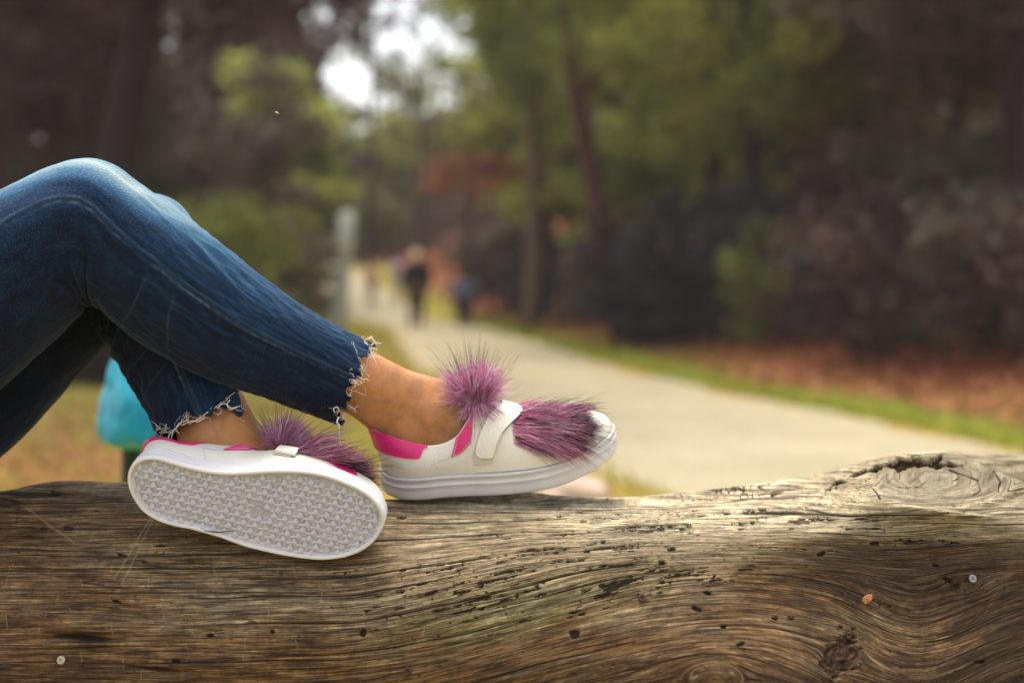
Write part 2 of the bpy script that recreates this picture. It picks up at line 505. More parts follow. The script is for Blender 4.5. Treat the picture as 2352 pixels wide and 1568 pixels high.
# middle, bright pines right of the sky gap
tree('bright green pine at the right edge of the sky gap', 1265, 40, 13.5, 'round', 'bright', 'dark', .22, (0, 0), 12, 1.35, -.3, GT)
tree('bright green pine above the walkers', 1235, 36, 12, 'pine', 'bright', 'tan', .20, (0, 0), 13, 1.1, 1.6, GT)
tree('rust leaved small tree above the walkers', 1075, 38, 9, 'bush', 'rust', 'red', .10, (.4, 0), 14, 1.5, 3.2, GT)
tree('tan trunked pine right of the walkers', 1212, 31, 10, 'pine', 'bright', 'tan', .17, (0, 0), 15, .9, 2.6, GT)
tree('reddish leaning tree beside the verge right of the walkers', 1445, 24, 10, 'round', 'olive', 'red', .22, (-1.6, .3), 16, .75, 3.0, GT)
tree('dusky tree right of the walkers, its crown high', 1330, 41, 11, 'wide', 'umber', 'dark', .2, (0, 0), 17, .9, 0, GT)
tree('yellow green pine behind the dark shrubs', 1480, 34, 11, 'pine', 'bright', 'dark', .2, (0, 0), 18, 1.15, -.5, GT)
tree('olive pine over the dark shrubs', 1560, 34, 12, 'pine', 'bright', 'dark', .2, (0, 0), 19, 1.2, 0, GT)
tree('low olive tree filling the gap behind the dark shrubs', 1725, 33, 8, 'round', 'olive', 'dark', .15, (0, 0), 30, 1.5, -1.2, GT)
tree('low bright tree behind the dark shrubs, left of the low olive one', 1620, 31, 7, 'round', 'bright', 'dark', .15, (0, 0), 31, 1.2, -1.0, GT)
tree('sparse tree whose twigs cross the sky gap', 850, 52, 15, 'sparse', 'olive', 'dark', .16, (0, 0), 32, 1.0, 3.0, GT)
tree('sparse tree low in the sky gap, right of the twiggy one', 965, 56, 12, 'sparse', 'umber', 'dark', .16, (0, 0), 33, 1.0, 1.0, GT)
tree('sparse dark tree at the left of the sky gap', 720, 48, 15, 'sparse', 'dark', 'dark', .16, (0, 0), 34, 1.2, 1.5, GT)
# right side
tree('bright green tree high over the bank', 1760, 22, 9.5, 'wide', 'bright', 'dark', .14, (-.4, 0), 20, .85, .5, GT)
tree('olive tree over the bank', 1640, 27, 11, 'round', 'bright', 'dark', .22, (0, 0), 21, 1.05, .8, GT)
tree('olive tree standing on the rusty bank', 1930, 25, 9.5, 'wide', 'olive', 'dark', .14, (0, 0), 22, .85, -.3, GT)
tree('dim olive tree right of the bright tree on the bank', 2030, 26, 11, 'round', 'olive', 'dark', .16, (0, 0), 23, 1.1, -.5, GT)
tree('dusky olive tree at the right above the bank', 2190, 21, 9, 'wide', 'olive', 'dark', .16, (.2, 0), 24, .85, .2, GT)
tree('blackish tree at the right edge', 2330, 17, 9, 'round', 'dark', 'dark', .2, (0, 0), 25, 1.0, 0, GT)
tree('umber tree beyond the right edge of the bank', 2480, 21, 10, 'wide', 'umber', 'dark', .2, (0, 0), 26, 1.1, 0, GT)
tree('dark tree behind the umber trees on the right', 2100, 34, 13, 'wide', 'dark', 'dark', .25, (0, 0), 27, 1.4, 0, GT)
tree('dark round tree far right behind the bank', 2360, 32, 13, 'round', 'umber', 'dark', .25, (0, 0), 28, 1.5, 0, GT)
tree('tall olive tree far behind the bank', 1850, 40, 15, 'wide', 'olive', 'dark', .25, (0, 0), 29, 1.5, 0, GT)
GS_ = 'shrubs on the bank'
for i, (px, d, h, w, lf, lb) in enumerate([
        (1500, 22.5, 2.3, 1.15, 'blue', 'blue black shrub just right of the reddish leaning tree'), (1640, 21.5, 2.5, 1.3, 'blue', 'large blue black shrub in the middle of the bank'),
        (1735, 20.5, 2.4, 1.2, 'blue', 'blue black shrub right of the large one'), (1560, 24, 2.9, 1.5, 'dark', 'tall dark shrub behind the blue black shrubs'),
        (1800, 19.0, 1.9, .8, 'olive', 'small pale olive shrub on the bank'), (1905, 18.2, 2.0, 1.1, 'umber', 'umber shrub right of the pale olive one'),
        (2010, 16.6, 1.7, 1.0, 'blue', 'blue black shrub near the right of the bank'), (2130, 15.6, 2.0, 1.2, 'umber', 'wide umber shrub above the log knot'),
        (2270, 14.6, 1.9, 1.2, 'dark', 'dark shrub near the right edge of the bank'), (2400, 13.8, 1.9, 1.2, 'umber', 'umber shrub at the right edge of the bank'),
        (1850, 22.5, 2.8, 1.4, 'dark', 'dark shrub behind the pale olive shrub'), (1980, 21, 2.8, 1.4, 'umber', 'tall umber shrub up the bank'),
        (2180, 19, 2.9, 1.5, 'dark', 'tall dark shrub up the bank at the right'), (1290, 33, 2.4, 1.4, 'blue', 'dark shrub behind the verge right of the walkers'),
        (1390, 29, 2.2, 1.2, 'dark', 'dark shrub left of the reddish leaning tree'), (1180, 45, 2.6, 1.7, 'dark', 'dark shrub beyond the walkers'),
        (1050, 55, 2.6, 1.8, 'umber', 'umber shrub beside the climbing path'), (1130, 41, 2.6, 1.7, 'dark', 'dusky shrub on the rise just right of the black jacket'), (1215, 40, 2.2, 1.7, 'umber', 'low umber shrub on the rise behind the tan trunk'), (1310, 41, 2.8, 1.8, 'umber', 'umber shrub between tan trunk and leaning tree'), (1120, 50, 2.8, 2.2, 'umber', 'wide umber shrub at the top of the rise')]):
    shrub(lb, px, d, h, w, lf, i, GS_)
for i, (px, d, h, w, lf, lb) in enumerate([
        (540, 21, 2.6, 1.3, 'olive', 'yellow olive shrub behind the shin'), (640, 27, 2.0, 1.3, 'dark', 'dark shrub left of the pale post'), (430, 24, 2.8, 1.5, 'bright', 'green shrub behind the raised shin'),
        (690, 38, 2.0, 1.4, 'dark', 'dark shrub by the bend of the path'), (330, 19, 2.4, 1.4, 'umber', 'umber shrub behind the knee'), (80, 17, 2.4, 1.5, 'dark', 'dark shrub at the left edge behind the thigh'),
        (560, 34, 3.0, 1.8, 'bright', 'tall green shrub left of the pale post')]):
    shrub(lb, px, d, h, w, lf, i + 20, 'shrubs left of the path')

# far-off wood that closes the view; it leaves the sky gap open
rf = np.random.default_rng(77)
cl = []
for q in range(1500):
    px = rf.uniform(-700, 3000); d = rf.uniform(70, 95)
    top = np.interp(px, [-700, 130, 200, 400, 450, 640, 690, 1070, 1130, 1500, 3000], [24, 24, 12, 12, 20, 16, 6.8, 6.8, 15, 24, 24])
    x = (px - 1176) / FPX * d; z = rf.uniform(.5, top)
    cl.append((x, d, float(ground_z(x, d)) * .6 + z, rf.uniform(1.0, 2.2)))
wood = link('far_wood', leaf_cloud('far_wood', cl, 110, .36, LEAF['dark'], seed=78)); tag(wood, kind='stuff')

# grass and fallen leaves along both verges
def mat_blades(name, c0, c1):
    N = NT(name, .6, .2); N.color(N.mix(N.attr('tone'), c0, c1)); return N.m
def blades(n, fx, fy, h, seed, mat, name):
    r = np.random.default_rng(seed)
    y = fy(r, n); x = fx(r, y); z = ground_z(x, y)
    p = np.stack([x, y, z], -1); a = r.uniform(0, 6.28, n); w = .006 + .004 * y / 12
    hh = h * r.uniform(.4, 1.2, n); s = np.stack([np.cos(a) * w, np.sin(a) * w, 0 * a], -1)
    ln = r.normal(size=(n, 3)) * .35 * hh[:, None]; ln[:, 2] = 0
    up = np.stack([0 * a, 0 * a, hh], -1)
    V = np.stack([p - s, p + s, p + up * .6 + ln * .4 + s * .7, p + up + ln, p + up * .6 + ln * .4 - s * .7], 1).reshape(-1, 3)
    i = np.arange(n)[:, None] * 5
    return np_mesh(name, V, [i + np.array([[0, 1, 2, 4]]), i + np.array([[4, 2, 3]])], {'tone': np.repeat(r.random(n), 5)}, False, mat)
MG = mat_blades('grass_green', (.20, .27, .03), (.52, .52, .08)); MY = mat_blades('grass_yellow', (.34, .28, .06), (.52, .42, .15)); ML_ = mat_blades('leaf_litter', (.14, .042, .026), (.38, .14, .058))
edgeR = lambda y: path_c(y) + path_w(y) / 2
edgeL = lambda y: path_c(y) - path_w(y) / 2
yy = lambda a, b: (lambda r, n: a * (b / a) ** r.random(n))
tag(link('grass', blades(20000, lambda r, y: edgeR(y) + .05 + np.abs(r.normal(size=len(y))) * (.55 + .75 * fbm(y * .9, 0 * y, seed=6, octv=3)).clip(.12, 1.4), yy(7, 38), .10, 1, MG, 'verge_grass')), kind='stuff')
tag(link('grass', blades(6000, lambda r, y: edgeL(y) - .08 - r.random(len(y)) ** 1.3 * 5, yy(5, 40), .09, 2, MG, 'lawn_grass')), kind='stuff')
tag(link('dry_grass', blades(12000, lambda r, y: edgeL(y) - .02 - r.random(len(y)) * 4, yy(4, 30), .06, 3, MY, 'dry_grass')), kind='stuff')
def litter(n, fx, fy, seed, size, name, lift=0):
    r = np.random.default_rng(seed); y = fy(r, n); x = fx(r, y)
    p = np.stack([x, y, ground_z(x, y) + .02 + lift * r.random(n)], -1)
    a = r.normal(size=(n, 3)) * [1, 1, .35]; a /= np.linalg.norm(a, axis=1)[:, None]; b = np.cross(a, [0, 0, 1.0] + r.normal(size=(n, 3)) * .3); b /= np.linalg.norm(b, axis=1)[:, None]
    s = (size * r.uniform(.5, 1.3, n))[:, None]
    V = np.stack([p - a * s, p + b * s * .5, p + a * s, p - b * s * .5], 1).reshape(-1, 3)
    return np_mesh(name, V, np.arange(4 * n).reshape(-1, 4), {'tone': np.repeat(r.random(n), 4)}, False, ML_)
tag(link('fallen_leaves', litter(15000, lambda r, y: edgeR(y) + .55 + .5 * fbm(y * .8, 0 * y, seed=16) + np.abs(r.normal(size=len(y))) * 2.2, yy(7, 34), 4, .05, 'bank_leaves', .12)), kind='stuff')
tag(link('fallen_leaves', litter(7000, lambda r, y: -1.2 - r.random(len(y)) * 5, yy(3.5, 13), 5, .045, 'lawn_leaves')), kind='stuff')
# ------------------------------------------------------------------ the log
def mat_log():
    N = NT('weathered_wood', 0.8, 0.2)
    g = N.attr('grain', 'Vector')
    pale, algae, stain_shade, rot, gold = N.attr('pale'), N.attr('algae'), N.attr('stain_shade'), N.attr('rot'), N.attr('gold')
    fine = N.noise(N.scale(g, (13, 560, 1)), 1.0, 4, 0.62, 0.10)
    mid = N.noise(N.scale(g, (15, 230, 1)), 1.0, 6, 0.72, 0.15)
    broad = N.noise(N.scale(g, (9, 42, 1)), 1.0, 6, 0.70, 0.4)
    blot = N.noise(N.scale(g, (22, 48, 1)), 1.0, 7, 0.74, 0.4)
    flecks = N.noise(N.scale(g, (60, 420, 1)), 1.0, 4, 0.7, 0.2)
    line = N.noise(N.scale(g, (6, 300, 1)), 1.0, 3, 0.55, 0.25)
    brown = N.ramp(mid, [(0.32, (0.036, 0.016, 0.009)), (0.45, (0.098, 0.050, 0.022)), (0.57, (0.20, 0.115, 0.045)), (0.70, (0.41, 0.28, 0.11))])
    grey = N.ramp(mid, [(0.30, (0.085, 0.065, 0.036)), (0.43, (0.215, 0.175, 0.108)), (0.56, (0.335, 0.285, 0.19)), (0.70, (0.47, 0.41, 0.29))])
    green = N.ramp(mid, [(0.3, (0.045, 0.045, 0.012)), (0.55, (0.12, 0.12, 0.033)), (0.75, (0.23, 0.215, 0.085))])
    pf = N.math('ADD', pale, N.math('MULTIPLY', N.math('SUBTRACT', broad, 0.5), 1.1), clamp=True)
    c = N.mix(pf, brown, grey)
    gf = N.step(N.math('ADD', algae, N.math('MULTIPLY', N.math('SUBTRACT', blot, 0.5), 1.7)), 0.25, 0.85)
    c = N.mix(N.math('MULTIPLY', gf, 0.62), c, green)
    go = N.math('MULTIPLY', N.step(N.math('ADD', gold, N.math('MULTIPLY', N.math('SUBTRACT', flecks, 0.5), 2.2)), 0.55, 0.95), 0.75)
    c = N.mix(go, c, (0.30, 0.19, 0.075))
    sf = N.step(N.math('ADD', stain_shade, N.math('MULTIPLY', N.math('SUBTRACT', blot, 0.5), 1.8)), 0.3, 1.0)
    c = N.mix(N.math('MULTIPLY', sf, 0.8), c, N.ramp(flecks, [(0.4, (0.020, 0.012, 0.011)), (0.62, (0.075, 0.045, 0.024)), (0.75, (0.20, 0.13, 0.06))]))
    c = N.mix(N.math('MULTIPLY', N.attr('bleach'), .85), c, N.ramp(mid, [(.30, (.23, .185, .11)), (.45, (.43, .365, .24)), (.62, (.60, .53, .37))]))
    fa = N.attr('face')
    c = N.mix(N.math('MULTIPLY', fa, .72), c, N.ramp(mid, [(.3, (.085, .070, .05)), (.5, (.165, .142, .10)), (.7, (.26, .23, .17))]))
    # fine grain lines and checks
    fl = N.ramp(fine, [(0.36, 0.18), (0.48, 0.75), (0.60, 1.35)])
    c = N.mix(N.math('SUBTRACT', .92, N.math('MULTIPLY', fa, .5)), c, fl, 'MULTIPLY')
    ck = N.step(line, 0.345, 0.30)
    def hair(sx, sy, w, mask_s, m0, m1, seed):
        v = N.n('ShaderNodeVectorMath', operation='ADD'); N.put(v.inputs[0], N.scale(g, (sx, sy, 1))); v.inputs[1].default_value = (seed * 3.1, seed * 1.7, seed)
        n_ = N.noise(v.outputs[0], 1.0, 2, 0.5, 0.0)
        d_ = N.math('ABSOLUTE', N.math('SUBTRACT', n_, 0.5))
        mk = N.step(N.noise(N.scale(v.outputs[0], mask_s), 1.0, 2), m0, m1)
        return N.math('MULTIPLY', N.step(d_, w, w * 0.35), mk)
    h1 = hair(2.6, 60, 0.015, (3, .5, 1), .42, .55, 1.0)
    h2 = hair(5, 150, 0.022, (3, .4, 1), .45, .6, 2.0)
    h3 = hair(7, 300, 0.05, (2.5, .3, 1), .5, .62, 3.0)
    hl = N.math('MULTIPLY', N.math('SUBTRACT', 1.0, fa), N.math('MAXIMUM', h1, N.math('MAXIMUM', N.math('MULTIPLY', h2, .85), N.math('MULTIPLY', h3, .6))))
    ck = N.math('MAXIMUM', N.math('MULTIPLY', ck, .7), hl)
    c = N.mix(N.math('MULTIPLY', ck, 0.8), c, (0.02, 0.014, 0.010))
    gr = N.noise(N.scale(g, (150, 260, 1)), 1.0, 5, 0.75, 0.5)
    c = N.mix(0.7, c, N.ramp(gr, [(0.34, 0.42), (0.50, 0.95), (0.68, 1.30)]), 'MULTIPLY')
    gz = N.noise(N.scale(g, (40, 70, 1)), 1.0, 5, 0.7, 0.8)
    c = N.mix(0.6, c, N.ramp(gz, [(0.32, (.40, .36, .34)), (0.5, (1, 1, 1)), (0.70, (1.35, 1.28, 1.1))]), 'MULTIPLY')
    pit = N.attr('pit')
    c = N.mix(N.math('MULTIPLY', N.step(pit, 0.25, 0.7), 0.92), c, (0.022, 0.015, 0.010))
    rc = N.ramp(flecks, [(0.35, (0.014, 0.008, 0.006)), (0.55, (0.055, 0.028, 0.014)), (0.7, (0.17, 0.095, 0.042))])
    c = N.mix(N.step(rot, 0.2, 0.7), c, rc)
    sc = N.attr('scratch')
    c = N.mix(N.math('MULTIPLY', sc, 0.6), c, (0.42, 0.33, 0.19))
    N.color(c)
    h = N.math('ADD', N.math('MULTIPLY', fine, 0.8), N.math('MULTIPLY', mid, 0.9))
    h = N.math('SUBTRACT', N.math('ADD', h, N.math('MULTIPLY', gr, 0.7)), N.math('MULTIPLY', ck, 0.9))
    nb = N.bump(h, 0.55, 0.0013)
    N.put(N.b.inputs['Roughness'], N.ramp(mid, [(0.3, 0.9), (0.7, 0.62)]))
    return N.m
WOOD = mat_log()

# control net: for each station the visible profile as (py, depth) from the top-back edge (A) to below the frame (G)
ST = [
    #px    A             B             C             D             E             F             G
    (-1500, [(1128, 1.78), (1172, 1.67), (1238, 1.61), (1330, 1.56), (1440, 1.53), (1568, 1.52), (1720, 1.54)]),
    (-600, [(1130, 1.78), (1172, 1.67), (1238, 1.61), (1330, 1.56), (1440, 1.53), (1568, 1.52), (1720, 1.54)]),
    (-150, [(1142, 1.78), (1184, 1.67), (1245, 1.61), (1332, 1.56), (1440, 1.53), (1568, 1.52), (1720, 1.54)]),
    (0,    [(1130, 1.77), (1170, 1.67), (1238, 1.61), (1330, 1.56), (1440, 1.53), (1568, 1.515), (1720, 1.535)]),
    (110,  [(1108, 1.76), (1155, 1.67), (1228, 1.61), (1328, 1.56), (1440, 1.525), (1568, 1.515), (1720, 1.535)]),
    (260,  [(1106, 1.76), (1152, 1.67), (1226, 1.61), (1328, 1.56), (1440, 1.525), (1568, 1.51), (1720, 1.53)]),
    (560,  [(1125, 1.76), (1160, 1.675), (1222, 1.61), (1322, 1.56), (1436, 1.52), (1568, 1.51), (1720, 1.53)]),
    (880,  [(1146, 1.76), (1170, 1.68), (1212, 1.615), (1308, 1.555), (1430, 1.52), (1568, 1.50), (1720, 1.52)]),
    (1020, [(1136, 1.765), (1166, 1.685), (1202, 1.62), (1296, 1.555), (1424, 1.515), (1568, 1.50), (1720, 1.52)]),
    (1190, [(1127, 1.77), (1160, 1.69), (1194, 1.625), (1286, 1.555), (1416, 1.515), (1568, 1.495), (1720, 1.52)]),
    (1300, [(1141, 1.78), (1160, 1.705), (1188, 1.63), (1280, 1.555), (1410, 1.515), (1568, 1.49), (1720, 1.515)]),
    (1500, [(1138, 1.80), (1156, 1.715), (1181, 1.635), (1266, 1.55), (1396, 1.51), (1568, 1.475), (1720, 1.50)]),
    (1660, [(1121, 1.81), (1150, 1.725), (1180, 1.635), (1250, 1.55), (1384, 1.505), (1568, 1.46), (1720, 1.49)]),
    (1800, [(1099, 1.81), (1145, 1.735), (1180, 1.64), (1240, 1.565), (1376, 1.53), (1568, 1.47), (1720, 1.50)]),
    (1900, [(1083, 1.80), (1144, 1.73), (1177, 1.635), (1238, 1.585), (1376, 1.555), (1568, 1.49), (1720, 1.51)]),
    (1965, [(1066, 1.785), (1118, 1.72), (1166, 1.62), (1238, 1.60), (1380, 1.572), (1568, 1.51), (1720, 1.525)]),
    (2040, [(1047, 1.765), (1098, 1.705), (1164, 1.605), (1242, 1.602), (1384, 1.58), (1568, 1.525), (1720, 1.54)]),
    (2110, [(1040, 1.755), (1092, 1.695), (1170, 1.60), (1246, 1.602), (1386, 1.582), (1568, 1.535), (1720, 1.55)]),
    (2210, [(1050, 1.75), (1100, 1.69), (1178, 1.605), (1250, 1.605), (1390, 1.588), (1568, 1.55), (1720, 1.565)]),
    (2300, [(1086, 1.745), (1126, 1.69), (1190, 1.63), (1258, 1.62), (1394, 1.605), (1568, 1.575), (1720, 1.585)]),
    (2370, [(1126, 1.75), (1160, 1.70), (1210, 1.665), (1272, 1.65), (1400, 1.635), (1568, 1.61), (1720, 1.615)]),
    (2520, [(1150, 1.78), (1185, 1.74), (1232, 1.71), (1290, 1.70), (1410, 1.69), (1568, 1.67), (1720, 1.67)]),
    (3100, [(1160, 1.86), (1190, 1.80), (1240, 1.77), (1300, 1.755), (1420, 1.745), (1568, 1.73), (1720, 1.73)]),
]
net, chart = [], []
for px, pr in ST:
    vis = np.array([P(px, q, d) for q, d in pr])
    A, G = vis[0], vis[-1]
    zb = G[2] - 0.19
    bot = [np.array([G[0], G[1] + 0.09, zb]), np.array([G[0], (G[1] + A[1]) / 2 + 0.08, zb - 0.02])]
    back = [np.array([A[0], A[1] + 0.15, zb + 0.08]), np.array([A[0], A[1] + 0.19, (zb + A[2]) / 2 + 0.03]), np.array([A[0], A[1] + 0.13, A[2] - 0.055])]
    net.append(np.array(back + list(vis) + bot))
    chart.append([(px, p_) for p_ in (900, 980, 1060)] + [(px, q) for q, _ in pr] + [(px, 1850), (px, 1980)])
net = np.array(net); chart = np.array(chart, float)        # (S, 12, 3), (S, 12, 2)
spx = np.array([s[0] for s in ST], float)
colpx = np.concatenate([np.arange(-1500, -120, 24), np.arange(-120, 2480, 2.25), np.arange(2480, 3101, 20)])

def pchip_cols(x, Y, xq):
    Y = Y.reshape(len(x), -1)
    h = np.diff(x)[:, None]; dl = np.diff(Y, axis=0) / h
    m = np.zeros_like(Y); m[0], m[-1] = dl[0], dl[-1]
    w1 = 2 * h[1:] + h[:-1]; w2 = h[1:] + 2 * h[:-1]
    m[1:-1] = (dl[:-1] * h[1:] + dl[1:] * h[:-1]) / (h[1:] + h[:-1])
    i = np.clip(np.searchsorted(x, xq) - 1, 0, len(x) - 2)
    t = ((xq - x[i]) / (x[i + 1] - x[i]))[:, None]; H = (x[i + 1] - x[i])[:, None]
    return (2 * t**3 - 3 * t**2 + 1) * Y[i] + (t**3 - 2 * t**2 + t) * H * m[i] + (-2 * t**3 + 3 * t**2) * Y[i + 1] + (t**3 - t**2) * H * m[i + 1]

NC = pchip_cols(spx, net, colpx).reshape(len(colpx), 12, 3)
CH = pchip_cols(spx, chart, colpx).reshape(len(colpx), 12, 2)
# rows: closed cubic over the 12 controls, dense where seen
seg = [6, 6, 24, 70, 66, 84, 84, 84, 40, 10, 6, 6]
tt = np.concatenate([k + np.arange(n) / n for k, n in enumerate(seg)])
k0 = np.floor(tt).astype(int); f = (tt - k0)[None, :, None]
def rows(A, wrap=True):
    if wrap:
        p0, p1, p2, p3 = (A[:, (k0 + o) % 12] for o in (-1, 0, 1, 2))
        return 0.5 * (2 * p1 + (p2 - p0) * f + (2 * p0 - 5 * p1 + 4 * p2 - p3) * f**2 + (3 * p1 - p0 - 3 * p2 + p3) * f**3)
    ex = np.concatenate([A[:, :1], A, A[:, -1:] + 130, A[:, -1:] + 260], 1)
    p0, p1, p2, p3 = (ex[:, k0 + o] for o in (0, 1, 2, 3))
    return 0.5 * (2 * p1 + (p2 - p0) * f + (2 * p0 - 5 * p1 + 4 * p2 - p3) * f**2 + (3 * p1 - p0 - 3 * p2 + p3) * f**3)
LV = rows(NC)
U = np.repeat(colpx[:, None], len(tt), 1)               # chart coordinates along / across the log
W = pchip_cols(spx, chart, colpx).reshape(len(colpx), 12, 2)[:, :, 1]
W = rows(W[:, :, None], False)[:, :, 0]

# grain stream function
S1 = sstep(700, 1720, U)
wy = sstep(1165, 1330, W)
psi = W + 165 * S1 * wy
dip = 105 * gs(U, 2095, 200) * sstep(1185, 1470, W) + 34 * gs(U, 2030, 230) * gs(W, 1262, 50)
psi = psi - dip
psi = psi + 7 * fbm(U / 420, W / 130, seed=31, octv=2) + 1.2 * fbm(U / 130, W / 30, seed=32, octv=2)
def swirl(psi, cx, cy, a, asp=1.5):
    dx, dy = (U - cx) / asp, W - cy
    r2 = dx * dx + dy * dy
    i = np.argmin(np.abs(colpx - cx)); j = np.argmin(np.abs(W[i] - cy)); c = psi[i, j]
    out = c + (psi - c) * (1 - a * a / (r2 + 0.35 * a * a)).clip(-0.6, 1)
    ring = np.sqrt(r2)
    t = sstep(a * 0.95, a * 0.55, ring)
    return out * (1 - t) + (0.5 * out + 0.5 * (c + ring)) * t
psi = swirl(psi, 1640, 1556, 40, 2.0)
psi = swirl(psi, 1935, 1505, 34, 1.2)
psi = swirl(psi, 2215, 1342, 20, 1.6)
# rings on the cut face of the knot
ex, ey = (U - 2165) / 165.0, (W - 1106) / 58.0
er_ = np.sqrt(ex**2 + ey**2)
face = sstep(1.0, 0.84, er_)
psi_r = 1106 + er_ * 42 + 0.35 * (W - 1106) + 0.05 * (U - 2165) + 4 * fbm(ex * 3, ey * 3, seed=5)
psi = psi * (1 - face) + psi_r * face
ucoord = U

# normals
def normals(V):
    du = np.gradient(V, axis=0); dv = np.roll(V, -1, 1) - np.roll(V, 1, 1)
    n = np.cross(du, dv); return n / (np.linalg.norm(n, axis=2)[..., None] + 1e-12)
NRM = normals(LV)
if NRM[len(colpx) // 2, np.argmin(np.abs(tt - 7.0))][1] > 0: NRM = -NRM
front = sstep(2.0, 2.6, tt)[None] * sstep(9.6, 8.8, tt)[None]
disp = np.zeros_like(U)
pit = np.zeros_like(U); rot = np.zeros_like(U); scratch = np.zeros_like(U)
disp += 0.003 * fbm(U / 330, W / 130, seed=41, octv=3) * (1 - 0.6 * face)
disp += 0.0005 * fbm(U / 150, psi / 26, seed=42, octv=3)
disp += 0.00035 * fbm(U / 80, psi / 6.5, seed=43, octv=3)
# long drying checks that follow the grain
rc = np.random.default_rng(5)
iL = np.argmin(np.abs(colpx - 900))
def psi_at(px, py):
    i = np.argmin(np.abs(colpx - px)); j = np.argmin(np.abs(W[i] - py)); return psi[i, j]
cracks = [  # px, py (a point it passes), px from, px to, width, depth
    (1000, 1196, 850, 1330, 4.6, 9), (920, 1172, 880, 1300, 2.6, 4), (880, 1240, 640, 1420, 3.2, 5), (803, 1323, 560, 1240, 2.8, 4),
    (300, 1213, -100, 470, 3.0, 5), (200, 1152, -50, 420, 2.4, 4), (120, 1275, -100, 640, 2.6, 4), (330, 1303, -100, 760, 3.4, 5),
    (700, 1370, 300, 1120, 2.6, 4), (803, 1428, 380, 1560, 3.2, 5), (420, 1361, 120, 700, 2.6, 4), (900, 1488, 500, 1330, 2.6, 4),
    (500, 1520, 250, 900, 2.8, 4), (1750, 1181, 1640, 2210, 3.8, 7), (1790, 1222, 1600, 2160, 2.8, 5), (2100, 1262, 1960, 2400, 3.4, 5),
    (2250, 1205, 2060, 2420, 3.4, 5), (1500, 1255, 1180, 1780, 2.4, 3), (1400, 1330, 1080, 1700, 2.6, 4), (1180, 1540, 700, 1500, 3.2, 5),
    (1860, 1330, 1650, 2100, 2.6, 4), (1750, 1440, 1560, 2050, 2.4, 3), (2240, 1440, 2050, 2420, 2.4, 4), (1430, 1168, 1250, 1720, 2.2, 3)]
for q in range(24):
    x = rc.uniform(-80, 2350); y = rc.uniform(1190, 1560); L = rc.uniform(60, 240)
    cracks.append((x, y, x - L, x + L, rc.uniform(1.8, 2.5), rc.uniform(1.5, 3.2)))
for (cx, cy, x0, x1, w, dp) in cracks:
    c0 = psi_at(cx, cy)
    i0, i1 = np.searchsorted(colpx, x0), np.searchsorted(colpx, x1)
    if i1 - i0 < 4: continue
    u = U[i0:i1]; ps = psi[i0:i1]
    win = sstep(x0, x0 + 0.3 * (x1 - x0), u) * sstep(x1, x1 - 0.3 * (x1 - x0), u) * (np.abs(W[i0:i1] - cy) < 170)
    wob = 2.2 * fbm(u / 90, cy, seed=int(cx + cy), octv=3)
    ww = w * (0.28 + 0.42 * win)
    e = np.exp(-((ps - c0 - wob) / ww) ** 2) * np.clip(win * 1.6, 0, 1)
    disp[i0:i1] -= e * dp * 0.00042
    pit[i0:i1] = np.maximum(pit[i0:i1], e * min(1.0, 0.55 + dp * 0.08))
# beetle galleries: short ragged pits in bands along the grain
band = np.zeros_like(U)
for (cx, cy, sx, sy, a) in [(1500, 1215, 240, 22, 0.95), (1330, 1262, 190, 20, 1.0), (1640, 1208, 190, 20, .9), (1250, 1298, 130, 16, .8), (1400, 1300, 170, 18, 1.0),
                            (1110, 1330, 190, 16, .75), (1420, 1345, 170, 18, .95), (1560, 1310, 110, 16, .8), (1120, 1385, 140, 22, .7), (1300, 1392, 130, 18, .55),
                            (1010, 1312, 70, 14, .9), (1830, 1192, 140, 16, 1.0), (2000, 1200, 60, 20, .9), (1650, 1132, 110, 10, .8), (1700, 1255, 120, 12, .6), (1060, 1345, 60, 20, .7),
                            (1560, 1180, 260, 10, .6), (2190, 1240, 120, 14, .4)]:
    band = np.maximum(band, a * gs(U, cx, sx) * np.exp(-((psi - psi_at(cx, cy)) / sy) ** 2))
pn = fbm(U / 44 + 0.35 * psi / 9, psi / 7.5, seed=61, octv=4, gain=0.6)
pn2 = fbm(U / 9, W / 7.0, seed=62, octv=2)
gal = sstep(0.02, 0.10, (0.85 * pn + 0.25 * pn2) - 0.44 * (1 - band) + 0.035) * (band > 0.02)
disp -= gal * 0.0030
pit = np.maximum(pit, gal * 0.9)
sp = fbm(U / 8, psi / 4.5, seed=66, octv=2) + 0.25 * fbm(U / 200, psi / 70, seed=67)
spk = sstep(0.74, 0.86, sp); pit = np.maximum(pit, spk); disp -= spk * 0.0015
